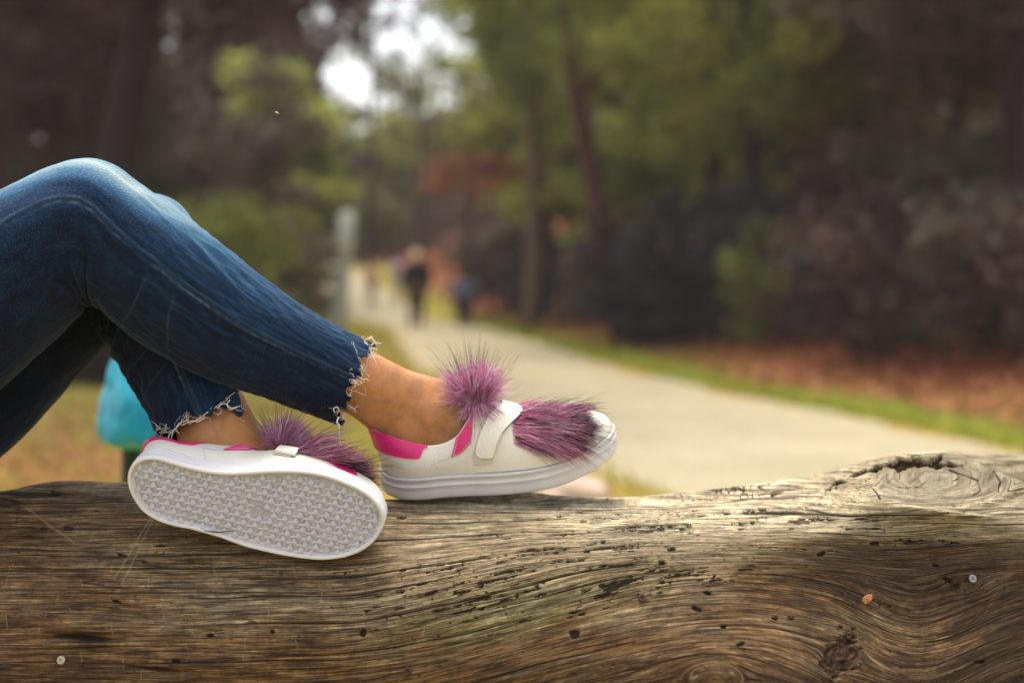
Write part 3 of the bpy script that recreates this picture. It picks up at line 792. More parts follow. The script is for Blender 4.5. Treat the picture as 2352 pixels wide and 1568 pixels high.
# single holes
holes = [(124, 1138, 15, 4.5, 0), (99, 1211, 13, 5, 0), (157, 1210, 13, 7, .1), (220, 1170, 7, 3.5, 0), (280, 1273, 12, 5, .25), (368, 1251, 14, 4, 0), (267, 1379, 12, 5, .3),
         (405, 1518, 9, 6, 0), (482, 1458, 8, 4.5, 0), (834, 1452, 8, 11, .3), (626, 1450, 6, 5, 0), (331, 1288, 5, 3, 0), (430, 1233, 6, 3, 0), (921, 1185, 12, 4, -.1),
         (1320, 1456, 14, 11, -.3), (1285, 1184, 9, 3, 0), (1283, 1168, 8, 2.6, 0), (1542, 1260, 10, 4, -.1), (1385, 1244, 6, 4, 0), (2009, 1247, 11, 4, -.05), (1886, 1272, 12, 5, -.35),
         (2150, 1298, 8, 3.5, 0), (2176, 1332, 12, 5, .5), (2196, 1346, 10, 7, 0), (1960, 1470, 9, 5, .4), (1935, 1438, 7, 4, .5), (1818, 1420, 9, 3, .1), (1780, 1420, 8, 4, 0),
         (1520, 1290, 9, 5, .2), (1600, 1398, 12, 5, .4), (1625, 1362, 10, 4, .2), (1340, 1195, 8, 3, 0), (1660, 1440, 8, 4, .2), (1700, 1480, 10, 4, -.3), (2250, 1520, 14, 4, 0)]
for (hx, hy, a, b, an) in holes:
    ca, sa = math.cos(an), math.sin(an)
    dx, dy = U - hx, W - hy
    r = np.sqrt(((dx * ca + dy * sa) / a) ** 2 + ((-dx * sa + dy * ca) / b) ** 2) + 0.22 * fbm(U / 7, W / 6, seed=int(hx), octv=2)
    e = sstep(1.15, 0.7, r)
    disp -= e * 0.0045; pit = np.maximum(pit, e)
# long gouge low on the left, with a lit lip
e = gs(U, 185, 85) * gs(W, 1462 + 3 * np.sin(U / 30), 8); disp -= 0.010 * e; pit = np.maximum(pit, 0.95 * sstep(.25, .7, e))
disp += 0.004 * gs(U, 190, 110) * gs(W, 1480, 8)
e = gs(U, 350, 90) * gs(W - 0.10 * (U - 350), 1535, 5); disp -= 0.006 * e; pit = np.maximum(pit, 0.8 * sstep(.3, .8, e))
# crumbled rotten hollow, and rot along the back edge of the knot
ang = 0.35 * fbm(U / 16, W / 14, seed=71, octv=3)
e = sstep(1.1, 0.75, np.sqrt(((U - 1932 + 0.35 * (W - 1505)) / 42) ** 2 + ((W - 1508) / 52) ** 2) + 1.3 * ang)
disp -= e * (0.005 + 0.004 * fbm(U / 7, W / 7, seed=72)); rot = np.maximum(rot, e * .8)
e = sstep(1.1, 0.7, np.sqrt(((U - 1620) / 70) ** 2 + ((W - 1556) / 26) ** 2) + 1.2 * ang); rot = np.maximum(rot, 0.42 * e); disp -= .002 * e * fbm(U / 9, W / 9, seed=75)
e = sstep(1.1, 0.7, np.sqrt(((U - 2338) / 30) ** 2 + ((W - 1332) / 22) ** 2) + 1.2 * ang); rot = np.maximum(rot, .7 * e)
yc = np.interp(U, [1905, 1960, 2040, 2090, 2150, 2210, 2290], [1128, 1098, 1073, 1063, 1062, 1066, 1075])
hw = np.interp(U, [1895, 1930, 1990, 2060, 2110, 2180, 2200], [1, 6, 4, 8, 9, 4, 0.5])
hw = hw * (0.55 + 0.75 * (fbm(U / 26, 0 * W, seed=84, octv=3) + .35).clip(-.4, 1.2))
q = np.abs(W - yc + 9 * fbm(U / 22, W / 14, seed=81, octv=4)) / np.maximum(hw, 0.1)
e = sstep(1.15, 0.65, q + 0.7 * fbm(U / 11, W / 6, seed=82, octv=3)) * (U > 1895) * (U < 2215)
disp -= e * (0.008 + 0.005 * fbm(U / 8, W / 6, seed=83, octv=2)); rot = np.maximum(rot, e)
pass
ly = np.interp(U, [1500, 1700, 1880, 2040, 2150, 2240, 2300], [1180, 1178, 1172, 1163, 1178, 1184, 1190]) + 2 * fbm(U / 60, 0 * U, seed=95)
lw = sstep(1480, 1800, U) * sstep(2320, 2200, U)
disp += lw * (0.0045 * gs(W, ly, 5) - 0.0042 * gs(W, ly + 28, 18) - 0.004 * gs(W, ly - 16, 9) * sstep(1700, 1880, U))
disp += 0.0035 * gs(er_, 1.05, 0.10) * (U > 1950)                 # raised lip round the cut
disp -= 0.0030 * face * sstep(1.0, 0.6, er_)
for (x0, y0, x1, y1, w) in [(2038, 1107, 2050, 1092, 2.2), (2088, 1104, 2104, 1092, 2.4), (2108, 1112, 2126, 1100, 2.4), (2055, 1114, 2130, 1113, 1.8), (2180, 1075, 2248, 1098, 2.4), (2248, 1098, 2256, 1120, 2.6),
                            (2256, 1120, 2236, 1132, 2.4), (2190, 1098, 2205, 1092, 1.8), (2000, 1122, 2022, 1146, 2.2), (2280, 1085, 2298, 1108, 3.0), (2298, 1108, 2296, 1128, 3.0), (1720, 1114, 1868, 1091, 4.0)]:
    dx, dy = x1 - x0, y1 - y0; L2 = dx * dx + dy * dy
    t = np.clip(((U - x0) * dx + (W - y0) * dy) / L2, 0, 1)
    D = np.hypot(U - x0 - t * dx, (W - y0 - t * dy)) + 1.3 * fbm(U / 12, W / 9, seed=int(x0))
    w = w * (.55 if x0 > 1990 else 1); e = sstep(w * 1.3, w * 0.5, D); disp -= e * 0.003; pit = np.maximum(pit, e)
# strands of grain fanning down from the left shoulder of the knot
for k in range(6):
    x0, y0 = 1912 + 17 * k, 1124 - 4 * k
    x1, y1 = 1825 + 22 * k, 1171 - 0.6 * k
    i0, i1 = np.searchsorted(colpx, x1 - 20), np.searchsorted(colpx, x0 + 20)
    u, v = U[i0:i1], W[i0:i1]; t = np.clip((v - y0) / (y1 - y0), 0, 1)
    cx = x0 + (x1 - x0) * t + 14 * np.sin(np.pi * t) ** 2 + 2 * fbm(v / 14, k, seed=90)
    e = np.exp(-((u - cx) / (3.2 + 2.0 * (k % 3 == 0))) ** 2) * sstep(0, .1, t) * sstep(1, .8, t) * (v > y0 - 4)
    disp[i0:i1] -= e * .0021; pit[i0:i1] = np.maximum(pit[i0:i1], e * (.12 + .2 * (k % 3 == 0)))
# scratched letters near the back edge, and pale scratches on the left
def strokes(lst, w, dep, dark):
    global disp, pit, scratch
    for (x0, y0, x1, y1) in lst:
        i0, i1 = np.searchsorted(colpx, min(x0, x1) - 8), np.searchsorted(colpx, max(x0, x1) + 8)
        u, v = U[i0:i1], W[i0:i1]
        dx, dy = x1 - x0, y1 - y0; L2 = dx * dx + dy * dy
        t = np.clip(((u - x0) * dx + (v - y0) * dy) / L2, 0, 1)
        D = np.hypot(u - x0 - t * dx, v - y0 - t * dy) + 0.6 * fbm(u / 6, v / 6, seed=3)
        e = sstep(w * 1.3, w * 0.4, D)
        disp[i0:i1] -= e * dep
        if dark: pit[i0:i1] = np.maximum(pit[i0:i1], 0.8 * e)
        else: scratch[i0:i1] = np.maximum(scratch[i0:i1], e)
L = []
def letter(x, y, w, h, segs):
    for a in segs: L.append((x + a[0] * w, y + a[1] * h, x + a[2] * w, y + a[3] * h))
letter(1662, 1127, 20, 11, [(0, 0, .5, 1), (.5, 1, 1, 0)])
letter(1688, 1125, 18, 11, [(0, 1, 0, 0), (0, 0, 1, 1), (1, 1, 1, 0)])
letter(1712, 1123, 18, 11, [(0, 0, 1, 0), (.5, 0, .5, 1)])
letter(1738, 1122, 16, 10, [(1, 0, 0, .5), (0, .5, 1, 1)])
letter(1642, 1130, 14, 9, [(0, 0, 1, 1), (1, 0, 0, 1)])
letter(1700, 1139, 16, 8, [(0, 0, 1, 0), (1, 0, 1, 1), (1, 1, 0, 1), (0, 1, 0, 0)])
letter(1728, 1138, 14, 8, [(0, 0, 0, 1), (0, 1, 1, 1)])
strokes(L, 1.9, 0.0012, True)
strokes([(60, 1165, 120, 1210), (120, 1210, 170, 1245), (300, 1265, 345, 1190), (345, 1190, 352, 1186), (262, 1330, 300, 1265), (280, 1340, 350, 1195)], 2.2, 0.0003, False)
rs = np.random.default_rng(8)
SL = []
for q in range(34):
    x, y = rs.uniform(0, 1000), rs.uniform(1280, 1540)
    SL.append((x, y, x + rs.uniform(-8, 8), y + rs.uniform(8, 30)))
strokes(SL, 1.2, 0.0002, False); scratch *= 0.45
# colour zones (weathering, algae, damp brown with painted shade)
lowf = 0.35 * fbm(U / 240, psi / 60, seed=91, octv=4)
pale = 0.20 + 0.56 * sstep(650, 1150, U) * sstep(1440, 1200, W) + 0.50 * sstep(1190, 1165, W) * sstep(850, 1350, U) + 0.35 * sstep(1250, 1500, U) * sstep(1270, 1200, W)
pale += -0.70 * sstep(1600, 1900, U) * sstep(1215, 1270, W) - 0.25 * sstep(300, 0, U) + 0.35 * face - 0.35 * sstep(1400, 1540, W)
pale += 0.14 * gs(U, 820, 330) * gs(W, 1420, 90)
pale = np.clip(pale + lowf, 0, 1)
algae = 0.10 + 0.62 * gs(U, 1180, 420) * gs(psi, psi_at(1180, 1400), 90) + 0.5 * gs(U, 1900, 300) * gs(W, 1262, 40) + 0.45 * gs(U, 2310, 90) * gs(W, 1260, 70) + .35 * gs(U, 2020, 260) * gs(W, 1420, 90)
algae = algae * (1 - face) - 0.2 * sstep(400, 0, U)
stain_shade = 0.14 + 0.40 * sstep(900, 0, U) + 0.25 * sstep(1450, 1568, W) + 0.9 * gs(U, 2350, 80) * sstep(1290, 1400, W) + 0.50 * gs(U, 2080, 270) * gs(W, 1310, 85) + 0.42 * sstep(1650, 1900, U) * sstep(1215, 1290, W) + 0.2 * gs(U, 2150, 220) * gs(W, 1255, 45) + 0.45 * gs(U, 1570, 200) * gs(psi, psi_at(1570, 1400), 34) + .3 * gs(U, 1330, 300) * gs(W, 1545, 40)  # damp brown, plus painted shade at left, right end and below the ridge
stain_shade = (stain_shade - 0.35 * sstep(1215, 1180, W) * sstep(900, 1300, U)) * (1 - 0.8 * face)
gold = 0.12 + 0.35 * gs(U, 400, 420) * gs(W, 1330, 130) + 0.5 * gs(U, 2060, 250) * gs(W, 1470, 110) + 0.45 * gs(U, 1700, 160) * gs(W, 1500, 80) + 0.3 * gs(U, 1900, 160) * gs(W, 1320, 50)
gold = gold * (1 - face) * sstep(1190, 1240, W)

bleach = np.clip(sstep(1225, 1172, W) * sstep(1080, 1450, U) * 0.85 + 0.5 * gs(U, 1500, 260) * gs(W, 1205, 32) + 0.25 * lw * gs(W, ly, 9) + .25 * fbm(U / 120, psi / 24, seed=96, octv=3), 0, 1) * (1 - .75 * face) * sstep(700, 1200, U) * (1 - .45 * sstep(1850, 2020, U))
LVd = LV + NRM * (disp * front)[..., None]
grain = np.stack([ucoord / 1992.0, psi / 1992.0, 0 * U], -1)
n_, m_ = U.shape
caps = []
Vall = np.vstack([LVd.reshape(-1, 3), LVd[0].mean(0)[None], LVd[-1].mean(0)[None]])
def ext(a):
    a2 = a.reshape(n_ * m_, -1); a2 = np.vstack([a2, a2[:1], a2[-1:]]); return a2[:, 0] if a2.shape[1] == 1 else a2
fq = grid_faces(n_, m_, cv=True)
j = np.arange(m_)
ft = np.vstack([np.stack([np.full(m_, n_ * m_), j, (j + 1) % m_], -1), np.stack([np.full(m_, n_ * m_ + 1), (n_ - 1) * m_ + (j + 1) % m_, (n_ - 1) * m_ + j], -1)])
log = link('fallen_log', np_mesh('fallen_log', Vall, [fq, ft], {'face': ext(face), 'bleach': ext(bleach), 'grain': ext(grain), 'pale': ext(pale), 'algae': ext(algae), 'stain_shade': ext(stain_shade), 'rot': ext(rot),
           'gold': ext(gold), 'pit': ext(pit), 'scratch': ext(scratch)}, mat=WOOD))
tag(log, 'weathered grey brown log with a sawn knot lying under the crossed legs', 'log')

def log_point(px, py):
    """surface point and normal of the log at chart position"""
    i = np.argmin(np.abs(colpx - px)); j = 40 + np.argmin(np.abs(W[i, 40:-20] - py))
    return LVd[i, j], NRM[i, j]

# the limb that leaves the log behind the knot
b = Bag()
cl = catmull([P(1560, 1250, 1.96), P(1760, 1205, 1.97), P(1950, 1160, 1.98), P(2150, 1128, 2.0), P(2352, 1126, 2.02), P(2700, 1125, 2.06), P(3200, 1130, 2.1)], 160)
rl = np.interp(np.linspace(0, 1, 160), [0, .3, .6, 1], [.055, .055, .052, .05])
th = np.linspace(0, 2 * np.pi, 60, endpoint=False)
LG = cl[:, None] + np.stack([0 * th, np.cos(th), np.sin(th)], -1)[None] * rl[:, None, None]
LG += 0.0025 * fbm(LG[..., 0] * 12, np.tile(th * 3, (160, 1)), seed=15, octv=4)[..., None] * np.stack([0 * th, np.cos(th), np.sin(th)], -1)[None]
lg = np.stack([LG[..., 0], np.tile(th * 0.055, (160, 1)), 0 * LG[..., 0]], -1).reshape(-1, 3)
one = np.ones(len(lg))
limb = link('limb', np_mesh('limb', LG.reshape(-1, 3), grid_faces(160, 60, cv=True), {'face': one * 0, 'bleach': one * .6, 'grain': lg, 'pale': one * 0.85, 'algae': one * 0.05, 'stain_shade': one * 0.0, 'rot': one * 0, 'gold': one * .1,
            'pit': (np.exp(-((np.tile(th, (160, 1)) - 1.9 - 0.05 * np.sin(LG[..., 0] * 9)) / .03) ** 2) * (LG[..., 0] > 0.55)).ravel(), 'scratch': one * 0}, mat=WOOD), log)

# cross-head screws
def mat_metal(name, col, rough):
    N = NT(name, rough, 0.5); N.set('Metallic', 0.85)
    N.color(N.ramp(N.noise(N.coord(), 900, 4), [(0.3, tuple(c * 0.6 for c in col)), (0.7, col)]))
    return N.m
M_SCREW = {'steel': mat_metal('screw_steel', (0.36, 0.37, 0.38), 0.45), 'rust': mat_metal('screw_rusty', (0.12, 0.07, 0.05), 0.7), 'zinc': mat_metal('screw_zinc', (0.55, 0.52, 0.42), 0.4)}
def screw(px, py, r, kind, label=None):
    p, n = log_point(px, py); p = p + n * 0.0015
    b = Bag(); k = 28
    a = np.linspace(0, 2 * np.pi, k, endpoint=False)
    rr = np.array([1.0, 1.0, 0.93, 0.80]) * r; zz = np.array([-0.006, -0.0003, 0.0006, 0.0007])
    b.grid(np.stack([np.outer(rr, np.cos(a)), np.outer(rr, np.sin(a)), np.repeat(zz[:, None], k, 1)], -1), cv=True)
    # face with a recessed cross: grid over the disc
    g = np.linspace(-1, 1, 25); X, Y = np.meshgrid(g, g)
    xd = X * np.sqrt(1 - Y * Y / 2); yd = Y * np.sqrt(1 - X * X / 2)
    cr = np.maximum(sstep(.17, .10, abs(xd)) * sstep(.66, .56, abs(yd)), sstep(.17, .10, abs(yd)) * sstep(.66, .56, abs(xd)))
    b.grid(np.stack([xd * r * .81, yd * r * .81, 0.0007 - 0.0022 * cr], -1))
    o = link('screw', b.mesh('screw', M_SCREW[kind]), log)
    q = Vector(n).to_track_quat('Z', 'Y'); o.rotation_mode = 'QUATERNION'
    o.rotation_quaternion = q @ Matrix.Rotation(0.35 + px, 3, 'Z').to_quaternion()
    o.location = Vector(p) + Vector(n) * 0.0004
    if label: o['label'] = label
screw(140, 1515, 0.0046, 'zinc', 'bright cross-head screw in the log')
screw(937, 1540, 0.0045, 'rust'); screw(1476, 1374, 0.0045, 'rust')
screw(2231, 1329, 0.0046, 'steel', 'grey cross-head screw in the log')
# ------------------------------------------------------------------ the person: body, jeans, sneakers
def mat_skin():
    N = NT('skin', 0.42, 0.35)
    v = N.coord()
    n1 = N.noise(v, 22, 4, 0.6); n2 = N.noise(v, 260, 4, 0.6); n3 = N.noise(v, 90, 3)
    c = N.ramp(n1, [(0.3, (0.34, 0.135, 0.047)), (0.5, (0.48, 0.22, 0.082)), (0.72, (0.58, 0.30, 0.13))])
    c = N.mix(0.22, c, N.ramp(n3, [(0.35, (0.60, 0.36, 0.30)), (0.6, (1, 1, 1))]), 'MULTIPLY')
    vein = N.step(N.math('ABSOLUTE', N.math('SUBTRACT', N.noise(v, 16, 2, .5, .6), .5)), .030, .004)
    c = N.mix(N.math('MULTIPLY', vein, .28), c, (.22, .15, .12))
    N.color(c)
    N.set('Subsurface Weight', 0.12); N.b.inputs['Subsurface Radius'].default_value = (0.010, 0.0045, 0.0025); N.set('Subsurface Scale', 0.5)
    N.bump(N.math('ADD', n2, n3), 0.40, 0.0010)
    return N.m
M_SKIN = mat_skin()

def mat_denim():
    N = NT('denim', 0.85, 0.12)
    uv = N.attr('weave', 'Vector'); denim_tone = N.attr('denim_tone'); seam = N.attr('seam')
    tw = N.n('ShaderNodeTexWave', wave_type='BANDS', bands_direction='DIAGONAL')
    N.put(tw.inputs['Vector'], N.scale(uv, (1, 0.62, 1))); tw.inputs['Scale'].default_value = 330; tw.inputs['Distortion'].default_value = 1.2; tw.inputs['Detail'].default_value = 2; tw.inputs['Detail Scale'].default_value = 0.6
    n1 = N.noise(uv, 900, 2, 0.7); n2 = N.noise(N.scale(uv, (28, 90, 1)), 1.0, 4, 0.6); n3 = N.noise(N.scale(uv, (500, 1400, 1)), 1.0, 2, 0.6)
    slub = N.noise(N.scale(uv, (60, 900, 1)), 1.0, 3, 0.6)
    f = N.math('ADD', denim_tone, N.math('MULTIPLY', N.math('SUBTRACT', n2, 0.5), 0.30), clamp=True)
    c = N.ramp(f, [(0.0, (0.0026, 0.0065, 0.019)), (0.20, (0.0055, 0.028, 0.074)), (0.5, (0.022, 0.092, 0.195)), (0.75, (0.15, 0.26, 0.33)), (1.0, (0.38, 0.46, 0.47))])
    w = N.math('ADD', N.math('MULTIPLY', tw.outputs['Fac'], 0.35), N.math('MULTIPLY', n3, 0.65))
    c = N.mix(1.0, c, N.ramp(w, [(0.30, 0.50), (0.55, 1.0), (0.72, 1.9)]), 'MULTIPLY')
    wt = N.math('MULTIPLY', N.step(n3, 0.58, 0.72), N.math('ADD', N.math('MULTIPLY', f, 0.7), 0.12))
    c = N.mix(wt, c, (0.34, 0.42, 0.50))
    c = N.mix(N.math('MULTIPLY', seam, N.math('ADD', 0.15, N.math('MULTIPLY', slub, 0.75))), c, (0.20, 0.29, 0.40))
    N.color(c)
    N.set('Sheen Weight', 0.10); N.set('Sheen Roughness', 0.5); N.b.inputs['Sheen Tint'].default_value = (0.55, 0.7, 1.0, 1)
    N.bump(w, 0.55, 0.0006)
    return N.m
M_DENIM = mat_denim()
M_THREAD = plain('white_thread', (0.74, 0.72, 0.64), 0.9, 0.1, 0.12, 60)

def leg_loft(pairs, n, m, shrink=1.0, cut=None, smooth_s=None):
    """pairs: (ux,uy, lx,ly, depth, half_depth) along a leg. Returns the (n,m,3) surface, path length s, angle phi"""
    A = np.array(pairs, float)
    mid = (Pa(A[:, 0], A[:, 1], A[:, 4]) + Pa(A[:, 2], A[:, 3], A[:, 4])) / 2
    s = np.concatenate([[0], np.cumsum(np.linalg.norm(np.diff(mid, axis=0), axis=1))])
    phi = np.linspace(0, 2 * np.pi, m, endpoint=False)
    sq = np.linspace(0, s[-1], n)
    SS = np.repeat(sq[:, None], m, 1)
    if cut is not None: SS = SS - cut(phi)[None] * sstep(s[-1] - 0.16, s[-1], SS)
    Q = pchip_cols(s, A, SS.ravel()).reshape(n, m, -1)
    Up = Pa(Q[..., 0], Q[..., 1], Q[..., 4]); Lo = Pa(Q[..., 2], Q[..., 3], Q[..., 4])
    C = (Up + Lo) / 2; h = (Up - C) * shrink
    V = C + h * np.cos(phi)[None, :, None] + np.array([0, -1.0, 0]) * (Q[..., 5] * shrink * np.sin(phi)[None])[..., None]
    return V, SS, np.repeat(phi[None], n, 0), s

LEG_R = [  # upper leg silhouette pairs of the leg that crosses over
    (-760, 640, -560, 1190, 1.64, .082), (-520, 650, -330, 1120, 1.63, .082), (-300, 572, -120, 985, 1.61, .081), (-100, 488, 80, 815, 1.60, .080), (0, 443, 172, 726, 1.60, .079),
    (62, 414, 192, 702, 1.60, .077), (122, 386, 201, 692, 1.60, .075), (172, 371, 206, 689, 1.60, .073), (220, 369, 210, 688, 1.60, .071), (264, 384, 215, 690, 1.603, .070),
    (300, 410, 222, 696, 1.606, .070), (345, 446, 244, 716, 1.610, .071), (420, 497, 312, 772, 1.618, .071), (500, 561, 404, 828, 1.63, .068), (600, 640, 505, 876, 1.65, .062),
    (700, 711, 610, 906, 1.672, .056), (780, 757, 695, 938, 1.69, .051), (824, 781, 748, 956, 1.70, .049), (850, 795, 780, 967, 1.706, .048)]
LEG_L = [  # far leg, knee hidden behind the near one
    (-760, 700, -520, 1230, 1.76, .080), (-520, 740, -330, 1180, 1.76, .079), (-260, 780, -60, 1090, 1.76, .078), (-120, 680, 60, 990, 1.765, .076), (10, 570, 170, 868, 1.77, .075), (110, 490, 236, 796, 1.77, .073),
    (220, 456, 250, 780, 1.77, .071), (310, 446, 252, 780, 1.77, .069), (362, 449, 254, 784, 1.77, .067), (398, 462, 256, 790, 1.768, .066), (428, 494, 262, 806, 1.765, .065),
    (446, 560, 280, 838, 1.758, .064), (466, 660, 304, 876, 1.745, .062), (496, 770, 332, 922, 1.725, .058), (535, 870, 354, 968, 1.70, .053), (560, 925, 366, 1004, 1.688, .051), (580, 978, 374, 1034, 1.68, .050)]

def jeans_leg(pairs, seed, knee, cut, m=200, n=470, kf=1.0, seam_lo=72, seam_hi=80):
    V, s, phi, st = leg_loft(pairs, n, m, 1.0, cut)
    sk = st[knee]
    nr = normals(V)
    if np.sum(nr[n // 2, 0] * (V[n // 2, 0] - V[n // 2].mean(0))) < 0: nr = -nr
    d = np.zeros_like(s)
    pd = np.degrees(phi)
    pc = phi                                   # angle, 0 = top
    back = sstep(70, 130, pd) * sstep(300, 230, pd)
    # folds gathered behind the knee
    fold = np.sin((s - sk) * 210 + 2.2 * np.sin(phi * 2) + 2 * fbm(s * 20, np.cos(phi) * 2, np.sin(phi) * 2, seed=seed)) * gs(s, sk, 0.055) * sstep(85, 125, pd) * sstep(300, 250, pd)
    d += 0.0034 * fold
    d -= 0.006 * gs(s, sk - 0.012, 0.007) * sstep(70, 120, pd) * sstep(260, 200, pd)
    # loose diagonal drags and creases
    wr = fbm(s * 17 + np.cos(phi) * 1.4, np.cos(phi) * 3.2 + s * 5, np.sin(phi) * 3.2 - s * 4, seed=seed + 3, octv=4)
    d += 0.0030 * (0.5 - np.abs(wr) * 2.0) * (0.45 + 0.55 * sstep(sk, sk + 0.1, s))
    rg = 1 - np.abs(fbm(s * 9 - np.cos(phi) * 3.5, np.cos(phi) * 7 + s * 9, np.sin(phi) * 6, seed=seed + 9, octv=3)) * 5
    crease = np.clip(rg, 0, 1) ** 2
    d += 0.0013 * crease * sstep(sk - .02, sk + 0.1, s)
    # side seam
    ps = seam_lo + (seam_hi - seam_lo) * sstep(sk - 0.1, sk + 0.25, s) - 6 * gs(s, sk - 0.02, 0.05)
    rad = 0.07
    q = (pd - ps) / 57.3 * rad
    d += 0.0011 * gs(q, -0.0030, 0.0028) - 0.0009 * gs(q, 0.0018, 0.0012)
    ripple = 0.5 + 0.5 * np.sin(s * 520 + 3 * fbm(s * 40, 0 * s, seed=4))
    d += 0.0005 * ripple * gs(q, 0.004, 0.005)
    seam = gs(q, 0.0005, 0.0011) * (0.35 + 0.45 * ripple) * (.55 + .9 * fbm(s * 16, 0 * s, seed=seed + 1)).clip(.15, 1) + 0.22 * gs(q, -0.006, 0.0010)
    seam += 0.8 * gs(s, sk + 0.145 + 0.004 * np.sin(phi * 3), 0.0012) * sstep(ps + 8, ps + 14, pd) * sstep(165, 140, pd) * 0.22
    seam += 0.18 * gs(s, sk + 0.075 + 0.03 * np.sin(phi), 0.0011) * sstep(ps + 8, ps + 14, pd) * sstep(160, 140, pd)
    # hem: thin rolled edge
    send = st[-1] - (cut(phi) if cut is not None else 0)
    d += 0.0012 * gs(s, send, 0.006)
    V = V + nr * d[..., None]
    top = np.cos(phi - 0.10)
    denim_tone = kf * 0.58 * gs(s, sk + 0.03, 0.10) * sstep(0.66, 1.0, top) + 0.22 * gs(s, sk + .12, 0.15) * sstep(0.62, 1.0, top) + 0.13 * sstep(0.1, 1.0, top) + 0.03  # denim grows paler towards the top of knee and shin
    denim_tone += 0.10 * sstep(-0.2, 0.6, top) * sstep(sk + .03, sk - .05, s)
    denim_tone += 0.16 * crease * sstep(0.0, 0.5, top + 0.35) * sstep(sk, sk + .12, s)
    denim_tone = denim_tone * (0.9 + 0.35 * fbm(s * 14, np.cos(phi) * 3, np.sin(phi) * 3, seed=seed + 5))
    weave = np.stack([s, phi * 0.066, 0 * s], -1)
    return V, {'denim_tone': np.clip(denim_tone, 0, 1), 'seam': np.clip(seam, 0, 1), 'weave': weave}

cut_r = lambda p: 0.004 * np.sin(p * 9) + 0.003 * np.sin(p * 23 + 1) + 0.010 * sstep(math.pi, 4.2, p) * sstep(6.2, 5.2, p)
def cut_l(p):
    near = np.clip(np.sin(p), 0, 1) ** 0.8
    return 0.032 * near + 0.004 * np.sin(p * 9) + 0.002 * np.sin(p * 21)
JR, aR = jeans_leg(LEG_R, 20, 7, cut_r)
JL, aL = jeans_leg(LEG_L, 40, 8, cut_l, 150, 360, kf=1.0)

person = empty('person', tuple(P(-560, 1150, 1.68)))
tag(person, 'person in blue jeans and white fur sneakers with ankles crossed on the log', 'person')
pinv = np.array(person.location)

def plink(name, me, parent=None):
    """child of the person (or of one of its parts) whose mesh is written in world coordinates"""
    o = link(name, me, parent or person)
    if parent is None: o.location = -person.location
    return o

# hips and trunk lie outside the picture to the left
hipc = [P(-560, 960, 1.68), P(-700, 985, 1.69), P(-850, 930, 1.69)]
HB = Bag(); hips = catmull([P(-500, 930, 1.69), P(-640, 985, 1.69), P(-790, 960, 1.69), P(-880, 870, 1.69)], 30)
def ellip_tube(cl, rx, ry, m=48):
    T = np.gradient(cl, axis=0); T /= np.linalg.norm(T, axis=1)[:, None]
    Y = np.array([0, 1.0, 0]); Nn = np.cross(Y, T); Nn /= np.linalg.norm(Nn, axis=1)[:, None]
    th = np.linspace(0, 2 * np.pi, m, endpoint=False)
    return cl[:, None] + Nn[:, None] * (np.cos(th)[None] * rx[:, None])[..., None] + Y * (np.sin(th)[None] * ry[:, None])[..., None]
t30 = np.linspace(0, 1, 30)
HG = ellip_tube(hips, np.interp(t30, [0, .35, .8, 1], [.085, .105, .10, .095]), np.interp(t30, [0, .4, .8, 1], [.15, .175, .15, .14]), 60)
jb = Bag()
for G in (JR, JL): jb.grid(G, cv=True)
jb.grid(HG, cv=True)
zh = np.zeros(HG.shape[:2])
att = {k: np.concatenate([aR[k].reshape(-1, *([3] if k == 'weave' else [])), aL[k].reshape(-1, *([3] if k == 'weave' else [])), (np.stack([HG[..., 0], HG[..., 2], zh], -1).reshape(-1, 3) if k == 'weave' else zh.ravel() + (.2 if k == 'denim_tone' else 0))]) for k in aR}
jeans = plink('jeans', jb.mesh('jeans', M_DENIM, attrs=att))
sol = jeans.modifiers.new('thick', 'SOLIDIFY'); sol.thickness = 0.0016; sol.offset = -1

# body: one continuous skin surface
LEG_RB = LEG_R[:-2] + [(860, 808, 802, 951, 1.712, .0355), (900, 830, 838, 979, 1.722, .0340), (950, 853, 872, 1004, 1.735, .0335), (1000, 866, 890, 1040, 1.742, .034),
                       (1050, 884, 916, 1070, 1.745, .035), (1100, 918, 985, 1092, 1.745, .036), (1150, 955, 1080, 1090, 1.745, .037), (1240, 990, 1200, 1080, 1.745, .036), (1320, 1015, 1300, 1060, 1.745, .028)]
BB = Bag()
def closed(G):
    b0 = BB.n; n, m = G.shape[:2]
    BB.grid(G, cv=True)
    for e in (0, n - 1):
        k = BB.n; BB.V.append(G[e].mean(0)[None]); BB.n += 1; jj = np.arange(m)
        BB.F3.append(np.stack([np.full(m, k), b0 + e * m + jj, b0 + e * m + (jj + 1) % m], -1))
def body_leg(pairs, kfrom, kin):
    pr = []
    for k, q in enumerate(pairs):
        q = list(q); s = (0.84 if k < kfrom - 2 else 0.88) if k < kfrom else 1.0
        c = ((q[0] + q[2]) / 2, (q[1] + q[3]) / 2)
        q[0], q[1] = c[0] + (q[0] - c[0]) * s, c[1] + (q[1] - c[1]) * s
        q[2], q[3] = c[0] + (q[2] - c[0]) * s, c[1] + (q[3] - c[1]) * s
        if k < kfrom: q[5] *= 0.82
        pr.append(tuple(q))
    closed(leg_loft(pr, 140, 44)[0])
body_leg(LEG_RB, 17, 0)
LEG_LB = LEG_L[:-3] + [(525, 868, 372, 955, 1.70, .038), (556, 902, 400, 985, 1.69, .036), (584, 956, 408, 1012, 1.677, .034), (628, 1012, 410, 1052, 1.660, .034), (690, 1042, 450, 1088, 1.645, .030), (770, 1058, 560, 1115, 1.62, .026)]
body_leg(LEG_LB, 14, 0)
closed(ellip_tube(hips, np.interp(t30, [0, .35, .8, 1], [.075, .095, .09, .085]), np.interp(t30, [0, .4, .8, 1], [.13, .16, .135, .13])))
